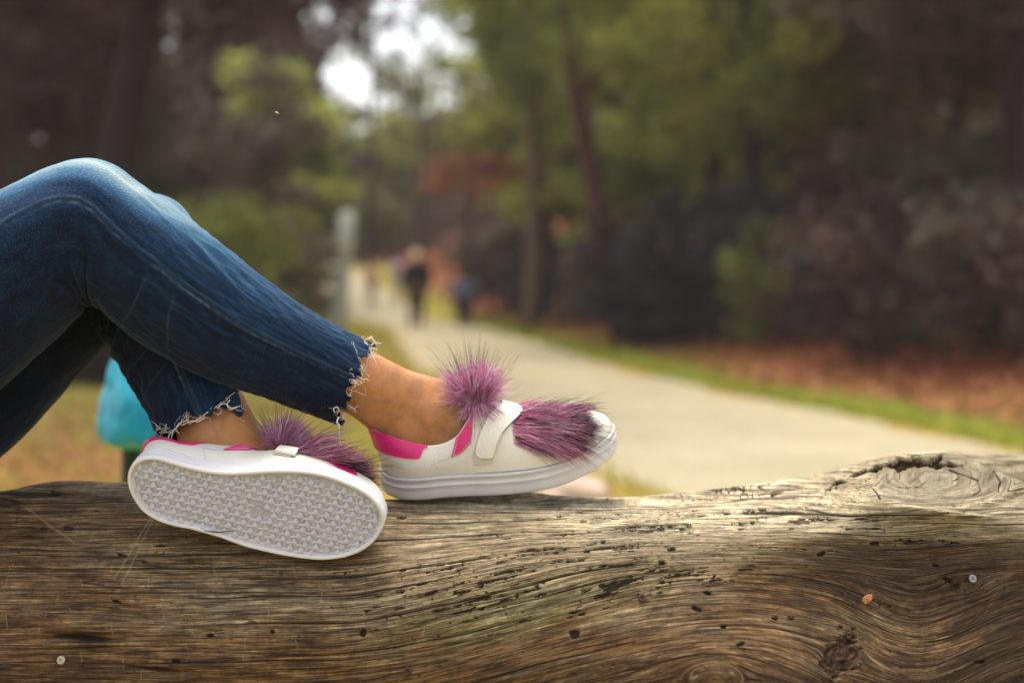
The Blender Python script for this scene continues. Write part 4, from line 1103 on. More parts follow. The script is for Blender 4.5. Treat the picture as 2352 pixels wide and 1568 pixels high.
tr = catmull([P(-790, 960, 1.69), P(-900, 760, 1.69), P(-1010, 480, 1.69), P(-1090, 250, 1.69), P(-1110, 130, 1.69)], 40); t40 = np.linspace(0, 1, 40)
closed(ellip_tube(tr, np.interp(t40, [0, .4, .7, .9, 1], [.085, .085, .10, .07, .045]), np.interp(t40, [0, .3, .7, .88, 1], [.13, .115, .15, .13, .05])))
BB.tube(catmull([P(-1100, 180, 1.69), P(-1105, 60, 1.69)], 8), .05, 16)
HEADC = P(-1090, -120, 1.69)
BB.ball(HEADC, (.085, .072, .112), 28, 18); BB.ball(HEADC + [.075, 0, -.05], (.035, .04, .05), 16, 10); BB.ball(HEADC + [.094, 0, -.01], (.016, .012, .022), 12, 8)
for sg in (-1, 1):
    BB.ball(HEADC + [-.005, .073 * sg, -.005], (.018, .012, .032), 12, 8)
    sh = P(-1075, 290, 1.69) + np.array([0, .16 * sg, 0]); el_ = P(-1230, 690, 1.69) + np.array([0, .21 * sg, 0]); wr_ = P(-1210, 1090, 1.69) + np.array([0, .11 * sg, 0.02])
    BB.tube(catmull([sh, el_, wr_], 30), np.interp(np.linspace(0, 1, 30), [0, .5, 1], [.048, .040, .026]), 16)
    pm = wr_ + np.array([-.04, 0, -.012]); BB.ball(pm, (.045, .038, .016), 16, 10)
    for k in range(4):
        f0 = pm + np.array([-.03, (-.027 + .018 * k) * 1.0, 0]); Lf = (.062, .07, .066, .052)[k]
        BB.tube(catmull([f0, f0 + [-.5 * Lf, 0, .008], f0 + [-Lf, 0, -.008]], 8), np.linspace(.0085, .007, 8), 8)
    BB.tube(catmull([pm + [.01, -sg * .03, 0], pm + [-.02, -sg * .055, .004], pm + [-.045, -sg * .062, -.004]], 8), np.linspace(.010, .008, 8), 8)
body_me = remeshed('body', BB, 0.0042, 8, M_SKIN)
nv = len(body_me.vertices); co = np.empty(nv * 3, np.float32); body_me.vertices.foreach_get('co', co); co = co.reshape(-1, 3).astype(float)
no = np.empty(nv * 3, np.float32); body_me.vertices.foreach_get('normal', no); no = no.reshape(-1, 3)
def bulge(c, r, h):
    global co
    q = ((co - c) ** 2).sum(1) / r ** 2
    co = co + no * (h * np.exp(-q))[:, None]
bulge(P(992, 945, 1.705), .018, .0085); bulge(P(985, 985, 1.70), .012, .0035)
bulge(P(935, 985, 1.70), .017, -.0035); bulge(P(1030, 985, 1.70), .013, -.002); bulge(P(880, 955, 1.69), .02, -.0012)
bulge(P(470, 978, 1.65), .014, .0035); bulge(P(520, 975, 1.65), .014, -.0015)
for k, (x0, y0, x1, y1) in enumerate([(960, 880, 1055, 945), (1000, 900, 1062, 985), (1020, 915, 1064, 1000)]):      # tendons on the instep
    for t in np.linspace(0, 1, 9): bulge(P(x0 + (x1 - x0) * t, y0 + (y1 - y0) * t, 1.705), .0055, .0017)
for (x0, y0, x1, y1, dd) in [(905, 985, 935, 1000, 1.70), (905, 998, 940, 1008, 1.70), (912, 1010, 945, 1016, 1.70), (1032, 1000, 1058, 1012, 1.705), (1025, 985, 1050, 995, 1.705)]:     # skin creases over the heel
    for t in np.linspace(0, 1, 7): bulge(P(x0 + (x1 - x0) * t, y0 + (y1 - y0) * t, dd), .0042, -.0015)
body_me.vertices.foreach_set('co', co.astype(np.float32).ravel()); body_me.update()
body = plink('body', body_me)
# shirt and hair (outside the picture)
sb = Bag(); sb.grid(ellip_tube(tr[:36], np.interp(t40, [0, .4, .7, .9, 1], [.10, .10, .115, .085, .06])[:36], np.interp(t40, [0, .3, .7, .88, 1], [.15, .135, .17, .155, .07])[:36]), cv=True)
for sg in (-1, 1):
    sh = P(-1075, 290, 1.69) + np.array([0, .15 * sg, 0]); el_ = P(-1230, 690, 1.69) + np.array([0, .21 * sg, 0])
    sb.tube(catmull([sh, (sh + el_) / 2 + [-.01, 0, 0]], 10), np.linspace(.062, .056, 10), 20, False)
plink('shirt', sb.mesh('shirt', plain('grey_shirt', (.32, .32, .33), .9, .1, .1, 40)))
hb = Bag(); hb.ball(HEADC + [-.014, 0, .018], (.094, .084, .108), 28, 18); hb.tube(catmull([HEADC + [-.07, 0, .02], HEADC + [-.12, 0, -.12], HEADC + [-.11, 0, -.30]], 14), np.interp(np.linspace(0, 1, 14), [0, .5, 1], [.06, .06, .02]), 18)
plink('hair', hb.mesh('hair', plain('brown_hair', (.05, .03, .02), .6, .3, .4, 200)))

# frayed hems
def squiggle(p0, d0, L, amp, seed, n=26, curl=1.0):
    r = np.random.default_rng(seed)
    t = np.linspace(0, 1, n)
    d0 = np.asarray(d0, float) / np.linalg.norm(d0)
    pts = p0 + d0 * (t * L)[:, None]
    for ax in range(3):
        a = 0
        for k in (1, 2, 3): a = a + r.normal() * np.sin(t * (2.2 * k * curl) * np.pi + r.uniform(0, 6.28)) / k
        a = (a - a[0]); pts[:, ax] += amp * a * (0.3 if ax == 1 else 1)
    return pts
def hem_ring(J): return J[-1]
def fray(J, count, seed, length=(.006, .018), along=(.008, .022), ang=(0, 360)):
    r = np.random.default_rng(seed); ring = hem_ring(J); m = len(ring)
    ax = (J[-1] - J[-6]); ax /= np.linalg.norm(ax, axis=1)[:, None]
    b = Bag()
    for k in range(count):
        i = int(r.uniform(ang[0], ang[1]) / 360 * m) % m
        tang = ring[(i + 3) % m] - ring[i]; tang /= np.linalg.norm(tang)
        out = ring[i] - ring.mean(0); out -= ax[i] * np.dot(out, ax[i]); out /= np.linalg.norm(out)
        if r.random() < 0.62:
            d = tang * r.choice([-1, 1]) + ax[i] * r.uniform(-.2, .3) + out * .12; L = r.uniform(*along) * 1.3; amp = .0022; cu = 1.4
        else:
            d = ax[i] * r.uniform(.4, 1) + tang * r.uniform(-.6, .6) + out * .3; L = r.uniform(*length); amp = .0016; cu = .9
        p = squiggle(ring[i] + out * .0012 - ax[i] * r.uniform(-.001, .003), d, L, amp, seed * 100 + k, 16, cu)
        b.tube(p, np.full(16, r.uniform(.00018, .00036)), 4)
    return b
fo = link('frayed_hem', fray(JR, 26, 3, ang=(5, 178)).mesh('frayed_hem', M_THREAD), jeans); tag(fo, kind='stuff')
fo = link('frayed_hem', fray(JL, 44, 4, ang=(-30, 190)).mesh('frayed_hem', M_THREAD), jeans); tag(fo, kind='stuff')
# dark blue fuzzy roll under the fray
def fuzz(J, count, seed, ang):
    r = np.random.default_rng(seed); ring = hem_ring(J); m = len(ring); ax = J[-1] - J[-6]; ax /= np.linalg.norm(ax, axis=1)[:, None]; b = Bag()
    for k in range(count):
        i = int(r.uniform(*ang) / 360 * m) % m
        out = ring[i] - ring.mean(0); out /= np.linalg.norm(out)
        d = ax[i] * r.uniform(.3, 1) + out * r.uniform(-.1, .5) + r.normal(size=3) * .4
        b.tube(squiggle(ring[i] - ax[i] * .001, d, r.uniform(.0018, .005), .0005, seed * 999 + k, 5), np.linspace(.0003, .00012, 5), 3, False)
    return b
M_FUZZ = plain('blue_fuzz', (.02, .04, .09), .95, .05, .4, 300)
for J, sd, an in ((JR, 5, (-5, 185)), (JL, 6, (-40, 195))):
    fo = link('hem_fuzz', fuzz(J, 420, sd, an).mesh('hem_fuzz', M_FUZZ), jeans); tag(fo, kind='stuff')
def thread(pts, r, lab=None):
    b = Bag(); n = 34; p = catmull(pts, n); b.tube(p, r * (1 - .35 * np.linspace(0, 1, n) ** 3), 6)
    o = link('loose_thread', b.mesh('loose_thread', M_THREAD), jeans)
    if lab: o['label'] = lab
D0 = 1.653
thread([P(778, 958, D0), P(774, 968, D0 - .002), P(779, 980, D0 - .004), P(778, 1000, D0 - .004), P(782, 1018, D0 - .004), P(787, 1030, D0 - .004), P(787, 1040, D0 - .004)], 0.00090, 'long white thread hanging from the hem')
thread([P(770, 948, D0), P(766, 940, D0), P(772, 934, D0), P(778, 938, D0), P(776, 948, D0)], .0005)
for q in ([(846, 792), (838, 786), (842, 778), (851, 776), (859, 781), (866, 792)], [(852, 794), (858, 788), (866, 787), (876, 789)], [(850, 798), (858, 800), (868, 802)], [(851, 800), (854, 812), (860, 826), (866, 838)],
          [(848, 780), (852, 772), (855, 778), (862, 788)], [(818, 842), (826, 838), (832, 848), (824, 858), (814, 852), (818, 844), (828, 852)], [(822, 852), (832, 860), (826, 870), (812, 868), (806, 878)],
          [(818, 862), (808, 872), (800, 886), (796, 900)], [(808, 872), (816, 878), (812, 890), (802, 896)], [(795, 900), (790, 912), (786, 926)]):
    thread([P(x, y, 1.662 + .0018 * (k % 2)) for k, (x, y) in enumerate(q)], .00062)
for q in ([(400, 985), (388, 1000), (384, 1016), (374, 1030)], [(412, 975), (398, 990), (394, 1008)], [(430, 965), (412, 972), (404, 985), (412, 996)], [(478, 945), (462, 958), (448, 966), (432, 972)], [(470, 958), (455, 968), (440, 966), (420, 976)],
          [(500, 938), (508, 928), (520, 928), (528, 940), (545, 936)], [(528, 918), (522, 928), (532, 936), (552, 932)]):
    thread([P(x, y, 1.628 + .002 * (k % 2)) for k, (x, y) in enumerate(q)], .00055)

# ------------------------------------------------------------------ sneakers
def mat_leather(name, col, rough=0.45, spec=0.4, var=.04):
    N = NT(name, rough, spec)
    v = N.coord(); n = N.noise(v, 700, 3); n2 = N.noise(v, 40, 4)
    N.color(N.ramp(n2, [(0.3, tuple(c * (1 - var) for c in col)), (0.7, col)]))
    x = N.n('ShaderNodeTexVoronoi'); N.put(x.inputs['Vector'], v); x.inputs['Scale'].default_value = 620
    N.bump(N.math('ADD', x.outputs['Distance'], N.math('MULTIPLY', N.noise(v, 55, 5, .6, .8), 3.0)), 0.26, 0.0012)
    return N.m
M_WHITE = mat_leather('white_leather', (0.76, 0.74, 0.67))
M_PINK = mat_leather('pink_leather', (0.74, 0.018, 0.20), 0.33, 0.5, .2)
M_LINER = mat_leather('white_lining', (0.62, 0.58, 0.52), 0.8, 0.1)
def mat_rubber():
    N = NT('white_rubber', 0.55, 0.35)
    v = N.coord(); n = N.noise(v, 18, 5, .65); n2 = N.noise(v, 170, 3, .6)
    c = N.ramp(n, [(0.25, (0.56, 0.56, 0.59)), (0.6, (0.66, 0.66, 0.69))])
    c = N.mix(N.math('MULTIPLY', N.step(n2, .66, .75), .3), c, (0.33, 0.26, 0.19))
    N.color(c); N.bump(N.noise(v, 1100, 2), 0.15, 0.0004)
    return N.m
M_RUBBER = mat_rubber()
def mat_tread():
    N = NT('tread_rubber', 0.62, 0.3)
    v = N.coord(); oi = N.n('ShaderNodeObjectInfo').outputs['Random']
    n = N.noise(v, 300, 3, .6)
    c = N.mix(N.step(N.math('ADD', N.math('MULTIPLY', n, .6), N.math('MULTIPLY', oi, .5)), .70, .92), (0.54, 0.56, 0.67), (0.36, 0.33, 0.29))
    N.color(c); return N.m
M_TREAD = mat_tread()
M_BED = plain('shaded_tread_bed', (.39, .40, .50), .7, .2, .2, 90)  # tread colour darkened to paint the shade inside the recess
M_STITCH = plain('stitch_thread', (.70, .66, .60), .8, .1, .05)
M_GREY_STITCH = plain('grey_stitch', (.40, .38, .34), .8, .1, .05)
M_BLACK = plain('black_piping', (.02, .02, .025), .6, .3)
def mat_fur():
    N = NT('mauve_fur', 0.42, 0.35)
    c = N.attr('hue', 'Color')
    N.color(c); N.set('Sheen Weight', .25)
    tr = N.n('ShaderNodeBsdfTranslucent'); N.put(tr.inputs['Color'], c); mx = N.n('ShaderNodeMixShader'); mx.inputs[0].default_value = .42
    N.t.links.new(N.b.outputs[0], mx.inputs[1]); N.t.links.new(tr.outputs[0], mx.inputs[2]); N.t.links.new(mx.outputs[0], N.t.nodes['Material Output'].inputs['Surface'])
    return N.m
M_FUR = mat_fur()

# tread outline traced for a left shoe: x heel->toe, y towards the outer side, metres
ZP = np.array([(85, 900), (100, 820), (150, 755), (230, 725), (320, 730), (420, 760), (560, 800), (700, 830), (850, 845), (980, 843), (1150, 832), (1330, 828), (1500, 840), (1650, 870), (1800, 925), (1920, 985), (2010, 1060), (2060, 1140),
               (2070, 1210), (2040, 1290), (1980, 1370), (1880, 1440), (1750, 1485), (1600, 1503), (1450, 1494), (1340, 1478), (1242, 1461), (1027, 1412), (902, 1371), (785, 1327), (659, 1290), (543, 1258), (426, 1236), (300, 1196), (200, 1135), (145, 1070), (105, 990)], float)
CA, SA = math.cos(0.150), math.sin(0.150)
mm = 0.0001372
q = ZP - ZP[0]
OUT = np.stack([(q[:, 0] * CA + q[:, 1] * SA) * mm, (-q[:, 0] * SA + q[:, 1] * CA) * mm / 0.93], -1)      # (x, y)
OUT[:, 0] -= OUT[:, 0].min()
NL = 240
oc = np.vstack([OUT, OUT[:1]]); ocs = catmull(np.vstack([OUT[-2:], OUT, OUT[:3]]), 3000)
k0_ = np.argmin(((ocs[:1200] - OUT[0]) ** 2).sum(1)); k1_ = 1500 + np.argmin(((ocs[1500:] - OUT[0]) ** 2).sum(1))
ocs = ocs[k0_:k1_]
sl = np.concatenate([[0], np.cumsum(np.linalg.norm(np.diff(ocs, axis=0), axis=1))])
OUTL = np.stack([np.interp(np.linspace(0, sl[-1], NL, endpoint=False), sl, ocs[:, i]) for i in (0, 1)], -1)
def outline_normals(o):
    t = np.roll(o, -1, 0) - np.roll(o, 1, 0); t /= np.linalg.norm(t, axis=1)[:, None]
    n = np.stack([t[:, 1], -t[:, 0]], -1)
    if np.sum(n * (o - o.mean(0))) < 0: n = -n
    return n
ONRM = outline_normals(OUTL)
XL = OUTL[:, 0].max()
ymid_x = np.linspace(0.0, XL, 60)

class Shoe:
    """local frame: x heel->toe, y towards the outer side of the foot, z from the sole up"""
    def __init__(s, spring, med=0.0):
        s.med = med
        s.o = OUTL; s.n = ONRM; s.spring = spring
        it, ib = int(np.argmin(OUTL[:, 0])), int(np.argmax(OUTL[:, 0]))
        a = np.arange(NL)
        up = OUTL[(a >= min(it, ib)) & (a <= max(it, ib))]; lo = np.vstack([OUTL[max(it, ib):], OUTL[:min(it, ib) + 1]])
        f = lambda h: np.interp(ymid_x, *(lambda z: (z[:, 0], z[:, 1]))(h[np.argsort(h[:, 0])]))
        y1, y2 = f(up), f(lo)
        s.ymed, s.ylat = np.minimum(y1, y2), np.maximum(y1, y2)
    def zs(s, x): return s.spring * sstep(0.15, XL + 0.02, x) ** 1.5 * 1.0
    def yc(s, x): return (np.interp(x, ymid_x, s.ymed) + np.interp(x, ymid_x, s.ylat)) / 2
    def collar(s, x, lat=True):
        x = np.asarray(x, float); return pchip_cols(np.array([-.03, 0.0, .02, .045, .065, .09, .11, .125, .14, .4]), np.array([.081, .081, .077, .066, .061, .067, .083, .096, .101, .101]), x.ravel()).reshape(x.shape)
    def crest(s, x):
        return np.interp(x, [.10, .125, .15, .18, .21, .24, XL - .02, XL], [.105, .101, .088, .073, .063, .056, .050, .044]) + s.med * .010 * np.exp(-((np.asarray(x) - .15) / .045) ** 2)
    def F(s, p, k):
        """surface of the upper. p (…,2) outline point, k 0..1 from the sole seam to the rim / midline"""
        x, y = p[..., 0], p[..., 1]
        front = sstep(.095, .150, x)
        yc = s.yc(np.clip(x, .004, XL - .004))
        md = sstep(0, -.02, y - yc) * s.med * sstep(.025, .07, x)
        g = (0.78 + .24 * md) * (1 - sstep(.095, .140, x))
        toe = np.clip(x - (XL - .075), 0, 1)
        tx = x - .009 * (1 - sstep(0, .06, x)) - 0.52 * toe
        tx = np.minimum(tx, XL - .035)
        ty = yc + (y - yc) * g
        z0 = 0.0255 + s.zs(x)
        tz = (s.collar(x) + .017 * md) * (1 - front) + s.crest(tx) * front + s.zs(tx)
        e = np.pi / 2 * k
        h_r, v_r = k ** 1.6, k
        h_f, v_f = (1 - np.cos(e)) ** (1 + .9 * md), np.sin(e) ** 0.92
        h = h_r * (1 - front) + h_f * front; v = v_r * (1 - front) + v_f * front
        bul = 0.0035 * np.sin(np.pi * k) * (1 - front)
        ydir = np.sign(y - yc)
        return np.stack([x + (tx - x) * h, y + (ty - y) * h + bul * ydir, z0 + (tz - z0) * v], -1)
    def at(s, x, k, lat=True):
        """point on the outer (lat) or inner side at length x"""
        x = np.asarray(x, float)
        y = np.interp(x, ymid_x, s.ylat if lat else s.ymed) * 1.0
        yc = s.yc(np.clip(x, .004, XL - .004))
        y = yc + (y - yc) * 0.97
        return s.F(np.stack(np.broadcast_arrays(x, y), -1), np.broadcast_to(k, np.broadcast(x, k).shape))
    def patch(s, X, K, lat, off, T=None):
        """grid of surface points lifted off the upper by off"""
        Pp = s.at(X, K, lat); e = 1e-3
        a = s.at(X + e, K, lat) - Pp; b_ = s.at(X, np.clip(np.asarray(K, float) - e, 0, 1), lat) - Pp
        n = np.cross(a, b_); n /= np.linalg.norm(n, axis=-1)[..., None] + 1e-12
        c = np.stack([np.asarray(X, float), s.yc(np.asarray(X, float)), 0 * np.asarray(X, float) + .03], -1)
        sg = np.sign(np.sum(n * (Pp - c), -1)); n = n * np.where(sg == 0, 1, sg)[..., None]
        return Pp + n * (off if np.isscalar(off) else np.asarray(off)[..., None]), n

def slab(bag, G0, n, th):
    """closed slab from a grid and its normals"""
    top, bot = G0 + n * th, G0 - n * th * 0.3
    a, m = G0.shape[:2]
    bag.grid(top); bag.grid(bot[:, ::-1])
    ring = lambda G: np.concatenate([G[:, 0], G[-1, 1:], G[::-1, -1][1:], G[0, ::-1][1:]])
    bag.grid(np.stack([ring(bot), ring(top)], 1))

def dashes(bag, pts, nrm, L=.0022, gap=.0012, w=.0004):
    s_ = np.concatenate([[0], np.cumsum(np.linalg.norm(np.diff(pts, axis=0), axis=1))])
    for a in np.arange(0, s_[-1] - L, L + gap):
        q = np.linspace(a, a + L, 3); p = np.stack([np.interp(q, s_, pts[:, i]) for i in range(3)], -1)
        bag.tube(p, w, 4, True)

def strands(roots, dirs, lens, rad, bend, hue_root, hue_tip, seed, segs=6, wave=.10, clump=.5, nclump=90):
    r = np.random.default_rng(seed); n = len(roots)
    dirs = dirs / np.linalg.norm(dirs, axis=1)[:, None]
    t = np.linspace(0, 1, segs + 1)
    bend = np.broadcast_to(bend, (n, 3))
    pts = roots[:, None] + dirs[:, None] * (lens[:, None] * t)[..., None] + bend[:, None] * (lens[:, None] * t ** 2)[..., None]
    w1 = r.normal(size=(n, 1, 3)); ph = r.uniform(0, 6.28, (n, 1, 1)); fr = r.uniform(2, 5, (n, 1, 1))
    pts = pts + w1 * wave * lens[:, None, None] * .25 * (np.sin(fr * t[None, :, None] + ph) - np.sin(ph)) * t[None, :, None]
    if clump:
        ci = r.choice(n, min(nclump, n), replace=False)
        dist = ((roots[:, None] - roots[ci][None]) ** 2).sum(-1); near = ci[np.argmin(dist, 1)]
        tgt = pts[near]
        L2 = (lens / lens[near])[:, None, None]
        tgt = roots[near][:, None] + (tgt - roots[near][:, None]) * L2
        pts = pts + (tgt - pts) * (clump * r.uniform(.5, 1, (n, 1, 1)) * t[None, :, None] ** 1.2)
    T = np.gradient(pts, axis=1); T /= np.linalg.norm(T, axis=2)[..., None] + 1e-12
    ref = r.normal(size=(n, 1, 3)); A = np.cross(T, ref); A /= np.linalg.norm(A, axis=2)[..., None] + 1e-12; B = np.cross(T, A)
    rr = (rad * r.uniform(.6, 1.3, n))[:, None] * (1 - .82 * t[None] ** 1.5)
    V = np.stack([pts + rr[..., None] * (A * math.cos(a) + B * math.sin(a)) for a in (0, 2.094, 4.189)], 2)     # n, segs+1, 3, 3
    idx = np.arange(n * (segs + 1) * 3).reshape(n, segs + 1, 3)
    Q = np.stack([idx[:, :-1], idx[:, 1:], np.roll(idx, -1, 2)[:, 1:], np.roll(idx, -1, 2)[:, :-1]], -1).reshape(-1, 4)
    hr, ht = np.asarray(hue_root), np.asarray(hue_tip)
    hr = np.broadcast_to(hr, (n, 3)); ht = np.broadcast_to(ht, (n, 3))
    sw = np.clip((t[None] - r.uniform(.35, .8, (n, 1))) / .3, 0, 1)
    C = hr[:, None] * (1 - sw[..., None]) + ht[:, None] * sw[..., None]
    C = np.repeat(C[:, :, None], 3, 2).reshape(-1, 3)
    return V.reshape(-1, 3), Q, np.hstack([C, np.ones((len(C), 1))])

def fur_mesh(name, lots):
    Vs, Qs, Cs, k = [], [], [], 0
    for V, Q, C in lots: Vs.append(V); Qs.append(Q + k); Cs.append(C); k += len(V)
    return np_mesh(name, np.vstack(Vs), np.vstack(Qs), {'hue': np.vstack(Cs)}, mat=M_FUR)

def mauve(r, n):
    base = np.array([[.74, .25, .47], [.62, .16, .36], [.86, .50, .65], [.36, .06, .20], [.92, .76, .80]])
    return base[r.choice(5, n, p=[.34, .28, .2, .1, .08])] * r.uniform(.75, 1.2, (n, 1))
DARK_TIP = np.array([.022, .014, .024])

def build_shoe(M, spring, tread, seed, label):
    """M: 4x4 local->world, mirrored inside for a right shoe"""
    S = Shoe(spring, 1.0 if tread else 0.0); r = np.random.default_rng(seed)
    root = empty('sneaker'); root.parent = person
    root.location = -person.location
    root['label'] = label
    M = np.array(M)
    Wd = lambda G: (np.asarray(G) @ M[:3, :3].T) + M[:3, 3]
    def add(name, bag_or_mesh, mat=None, smooth=True):
        if isinstance(bag_or_mesh, Bag):
            bag_or_mesh.V = [Wd(v) for v in bag_or_mesh.V]; me = bag_or_mesh.mesh(name, mat, smooth)
        else: me = bag_or_mesh
        return link(name, me, root)
    o, nn = S.o, S.n
    off = lambda d: o + nn * d
    def ringz(d, z): return np.stack([off(d)[:, 0], off(d)[:, 1], z + S.zs(o[:, 0])], -1)
    # rubber cupsole: welt, groove, side wall, bottom rim, recessed tread bed
    prof = [(.0002, .0262), (.0022, .0262), (.0030, .0252), (.0030, .0228), (.0020, .0220), (.0022, .0195), (.0020, .0172), (.0030, .0166), (.0036, .0160), (.0036, .0150), (.0030, .0143), (.0034, .0090), (.0034, .0040), (.0030, .0008), (.0022, -.0004), (-.0002, -.0004), (-.0008, .0004), (-.0010, .0050), (-.003, .0056)]
    G = np.stack([ringz(d, z) for d, z in prof], 0)
    ridge = 0.00025 * np.sin(np.arange(NL) * 2.1)
    G[5] += np.hstack([nn, np.zeros((NL, 1))]) * ridge[:, None]; G[11] += np.hstack([nn, np.zeros((NL, 1))]) * ridge[:, None] * .5
    b = Bag(); b.grid(G, cv=True)
    bed = G[-1]; cen = np.stack([np.clip(o[:, 0], .05, XL - .05), S.yc(np.clip(o[:, 0], .05, XL - .05)), .0056 + S.zs(np.clip(o[:, 0], .05, XL - .05))], -1)
    add('sole', b, M_RUBBER)
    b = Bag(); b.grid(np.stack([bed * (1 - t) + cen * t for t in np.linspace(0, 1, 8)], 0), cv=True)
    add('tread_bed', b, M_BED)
    if tread:
        lug = Bag(); w, h, z = .0037, .0035, .0068
        # pyramid with a triangular base, apex towards the sole's outside (-z)
        tri = np.array([[0, -h * 1.1, 0], [w, h, 0], [-w, h, 0], [0, h * .86, -z * .80], [w * .9, h * 1.0, -.0012], [-w * .9, h * 1.0, -.0012]])
        lug.add(tri, [[0, 4, 3], [0, 3, 5], [3, 4, 5], [0, 1, 4], [0, 5, 2]]); lug.add(tri, [[1, 2, 5, 4]])
        c = np.array([.0066, -.0002, 0])           # hatched inverted triangle beside it
        for k in range(4):
            u0, u1 = k / 4, k / 4 + .16
            lug.add([c + [-.0030 * (1 - u0), -.0028 + .0054 * u0, -.0009], c + [.0030 * (1 - u0), -.0028 + .0054 * u0, -.0009], c + [.0030 * (1 - u1), -.0028 + .0054 * u1, -.0009], c + [-.0030 * (1 - u1), -.0028 + .0054 * u1, -.0009]], [[0, 1, 2, 3]])
            lug.add([c + [-.0030 * (1 - u1), -.0028 + .0054 * u1, -.0009], c + [.0030 * (1 - u1), -.0028 + .0054 * u1, -.0009], c + [.0026 * (1 - u1), -.0028 + .0054 * (u1 + .09), -.0001], c + [-.0026 * (1 - u1), -.0028 + .0054 * (u1 + .09), -.0001]], [[0, 1, 2, 3]])
        c2 = np.array([.0064, .0046, 0])           # raised bar between the rows
        c2 = np.array([.0062, .0048, 0]); lug.add([c2 + [-.0040, -.0011, 0], c2 + [.0036, -.0011, 0], c2 + [.0036, .0013, 0], c2 + [-.0040, .0013, 0], c2 + [-.0032, -.0006, -.0016], c2 + [.0028, -.0006, -.0016], c2 + [.0028, .0009, -.0016], c2 + [-.0032, .0009, -.0016]],
                [[4, 5, 6, 7], [0, 1, 5, 4], [1, 2, 6, 5], [2, 3, 7, 6], [3, 0, 4, 7]])
        lug.V = [v @ M[:3, :3].T for v in lug.V]
        lme = lug.mesh('tread_lug', M_TREAD, smooth=False)
        v1, v2 = np.array([.0122, .0013]), np.array([.0083, .0090])
        cnt = 0
        for i in range(-30, 40):
            for jn in range(-16, 20):
                p = np.array([.13, .02]) + v1 * i + v2 * jn
                dmin = np.min(((o - p) ** 2).sum(1)) ** .5
                ii = np.argmin(((o - p) ** 2).sum(1)); inside = np.dot(p - o[ii], nn[ii]) < 0
                if not inside or dmin < .0034: continue
                if np.hypot(p[0] - .1405, p[1] - .0115) < .0078: continue
                lo_ = link('tread_lug', lme, root); lo_.location = Wd(np.array([p[0], p[1], .0055 + float(S.zs(p[0]))])); cnt += 1
        # size mark in a ring
        cx, cy = .1405, .0115
        b = Bag(); a = np.linspace(0, 2 * np.pi, 33)
        b.tube(np.stack([cx + .0052 * np.cos(a), cy + .0052 * np.sin(a), 0 * a + .0050], -1), .0008, 6, False)
        add('size_ring', b, M_TREAD)
        fc = bpy.data.curves.new('size_text', 'FONT'); fc.body = '38'; fc.size = .0072; fc.extrude = .0009; fc.align_x = 'CENTER'; fc.align_y = 'CENTER'
        fo_ = bpy.data.objects.new('tmp_text', fc); COL.objects.link(fo_); dg = bpy.context.evaluated_depsgraph_get(); dg.update()
        tm = bpy.data.meshes.new_from_object(fo_.evaluated_get(dg)); bpy.data.objects.remove(fo_)
        nv_ = len(tm.vertices); c_ = np.empty(nv_ * 3, np.float32); tm.vertices.foreach_get('co', c_); c_ = c_.reshape(-1, 3)
        # text reads downwards when the sole faces the viewer: its right is +y, its up is +x
        loc = np.stack([cx + c_[:, 1], cy + c_[:, 0], 0.0050 - c_[:, 2]], -1)
        tm.vertices.foreach_set('co', Wd(loc).astype(np.float32).ravel()); tm.update(); tm.materials.clear(); tm.materials.append(M_TREAD)
        add('size_mark', tm)
    # welt stitches
    b = Bag(); dashes(b, np.vstack([ringz(.0012, .0266)[:], ringz(.0012, .0266)[:1]]), None, .0030, .0016, .00035)
    tag(add('welt_stitching', b, M_RUBBER), kind='stuff')
    # upper
    kk = np.linspace(0, 1, 34)
    pin = off(-.0018)
    UG = np.stack([S.F(pin, np.full(NL, k)) for k in kk], 0)
    b = Bag(); b.grid(UG, cv=True)
    up = add('upper', b, M_WHITE)
    so = up.modifiers.new('thick', 'SOLIDIFY'); so.thickness = .0028; so.offset = 0
    lat_o = lambda X, K, of: S.patch(X, K, True, of)
    # padded collar rim
    rim = UG[-1][o[:, 0] < .112]
    order = np.argsort(np.arctan2(rim[:, 1] - S.yc(.06), rim[:, 0] - .115)); 
    # heel tab: wraps the heel
    iy = [i for i in range(NL) if o[i, 0] < .062]
    st0 = max(range(len(iy)), key=lambda k: (iy[k] - iy[k - 1]) if k else 0)
    iy = iy[st0:] + iy[:st0] if st0 else iy
    pp = pin[iy]; na = len(iy)
    tq = np.linspace(-1, 1, na)
    klow = .56 + .12 * np.abs(tq) ** 3 + .42 * sstep(.86, 1.0, np.abs(tq))
    klow = np.minimum(klow, .97)
    K = klow[:, None] + (1.03 - klow[:, None]) * np.linspace(0, 1, 12)[None]
    G = np.stack([S.F(pp, np.clip(K[:, c], 0, 1.03)) for c in range(12)], 1)
    cc = G.mean(1); outw = np.stack([nn[iy][:, 0], nn[iy][:, 1], 0 * cc[:, 0]], -1)
    N3 = np.repeat(outw[:, None], 12, 1)
    b = Bag(); slab(b, G + N3 * .0016, N3, .0013); add('heel_tab', b, M_PINK)
    b = Bag(); dashes(b, (G + N3 * .0031)[:, 1], None, .0020, .0011, .00032); tag(add('heel_stitching', b, M_PINK), kind='stuff')
    # pink eyestay beside the tongue, both sides, and pink panels by the toe
    for lat in (True, False):
        X0 = np.array([.086, .122]); u = np.linspace(0, 1, 14)
        X = np.linspace(.090, .114, 10)[None] + 0 * u[:, None] + (.009 * u)[:, None] - .004
        K = (.58 + .39 * u)[:, None] + 0 * X
        G, N3 = S.patch(X, np.clip(K, 0, .985), lat, .0016)
        b = Bag(); slab(b, G, N3, .0010); add('eyestay', b, M_PINK)
        b = Bag(); edge = np.concatenate([G[::-1, 1], G[1, 1:]]) + np.concatenate([N3[::-1, 1], N3[1, 1:]]) * .0012
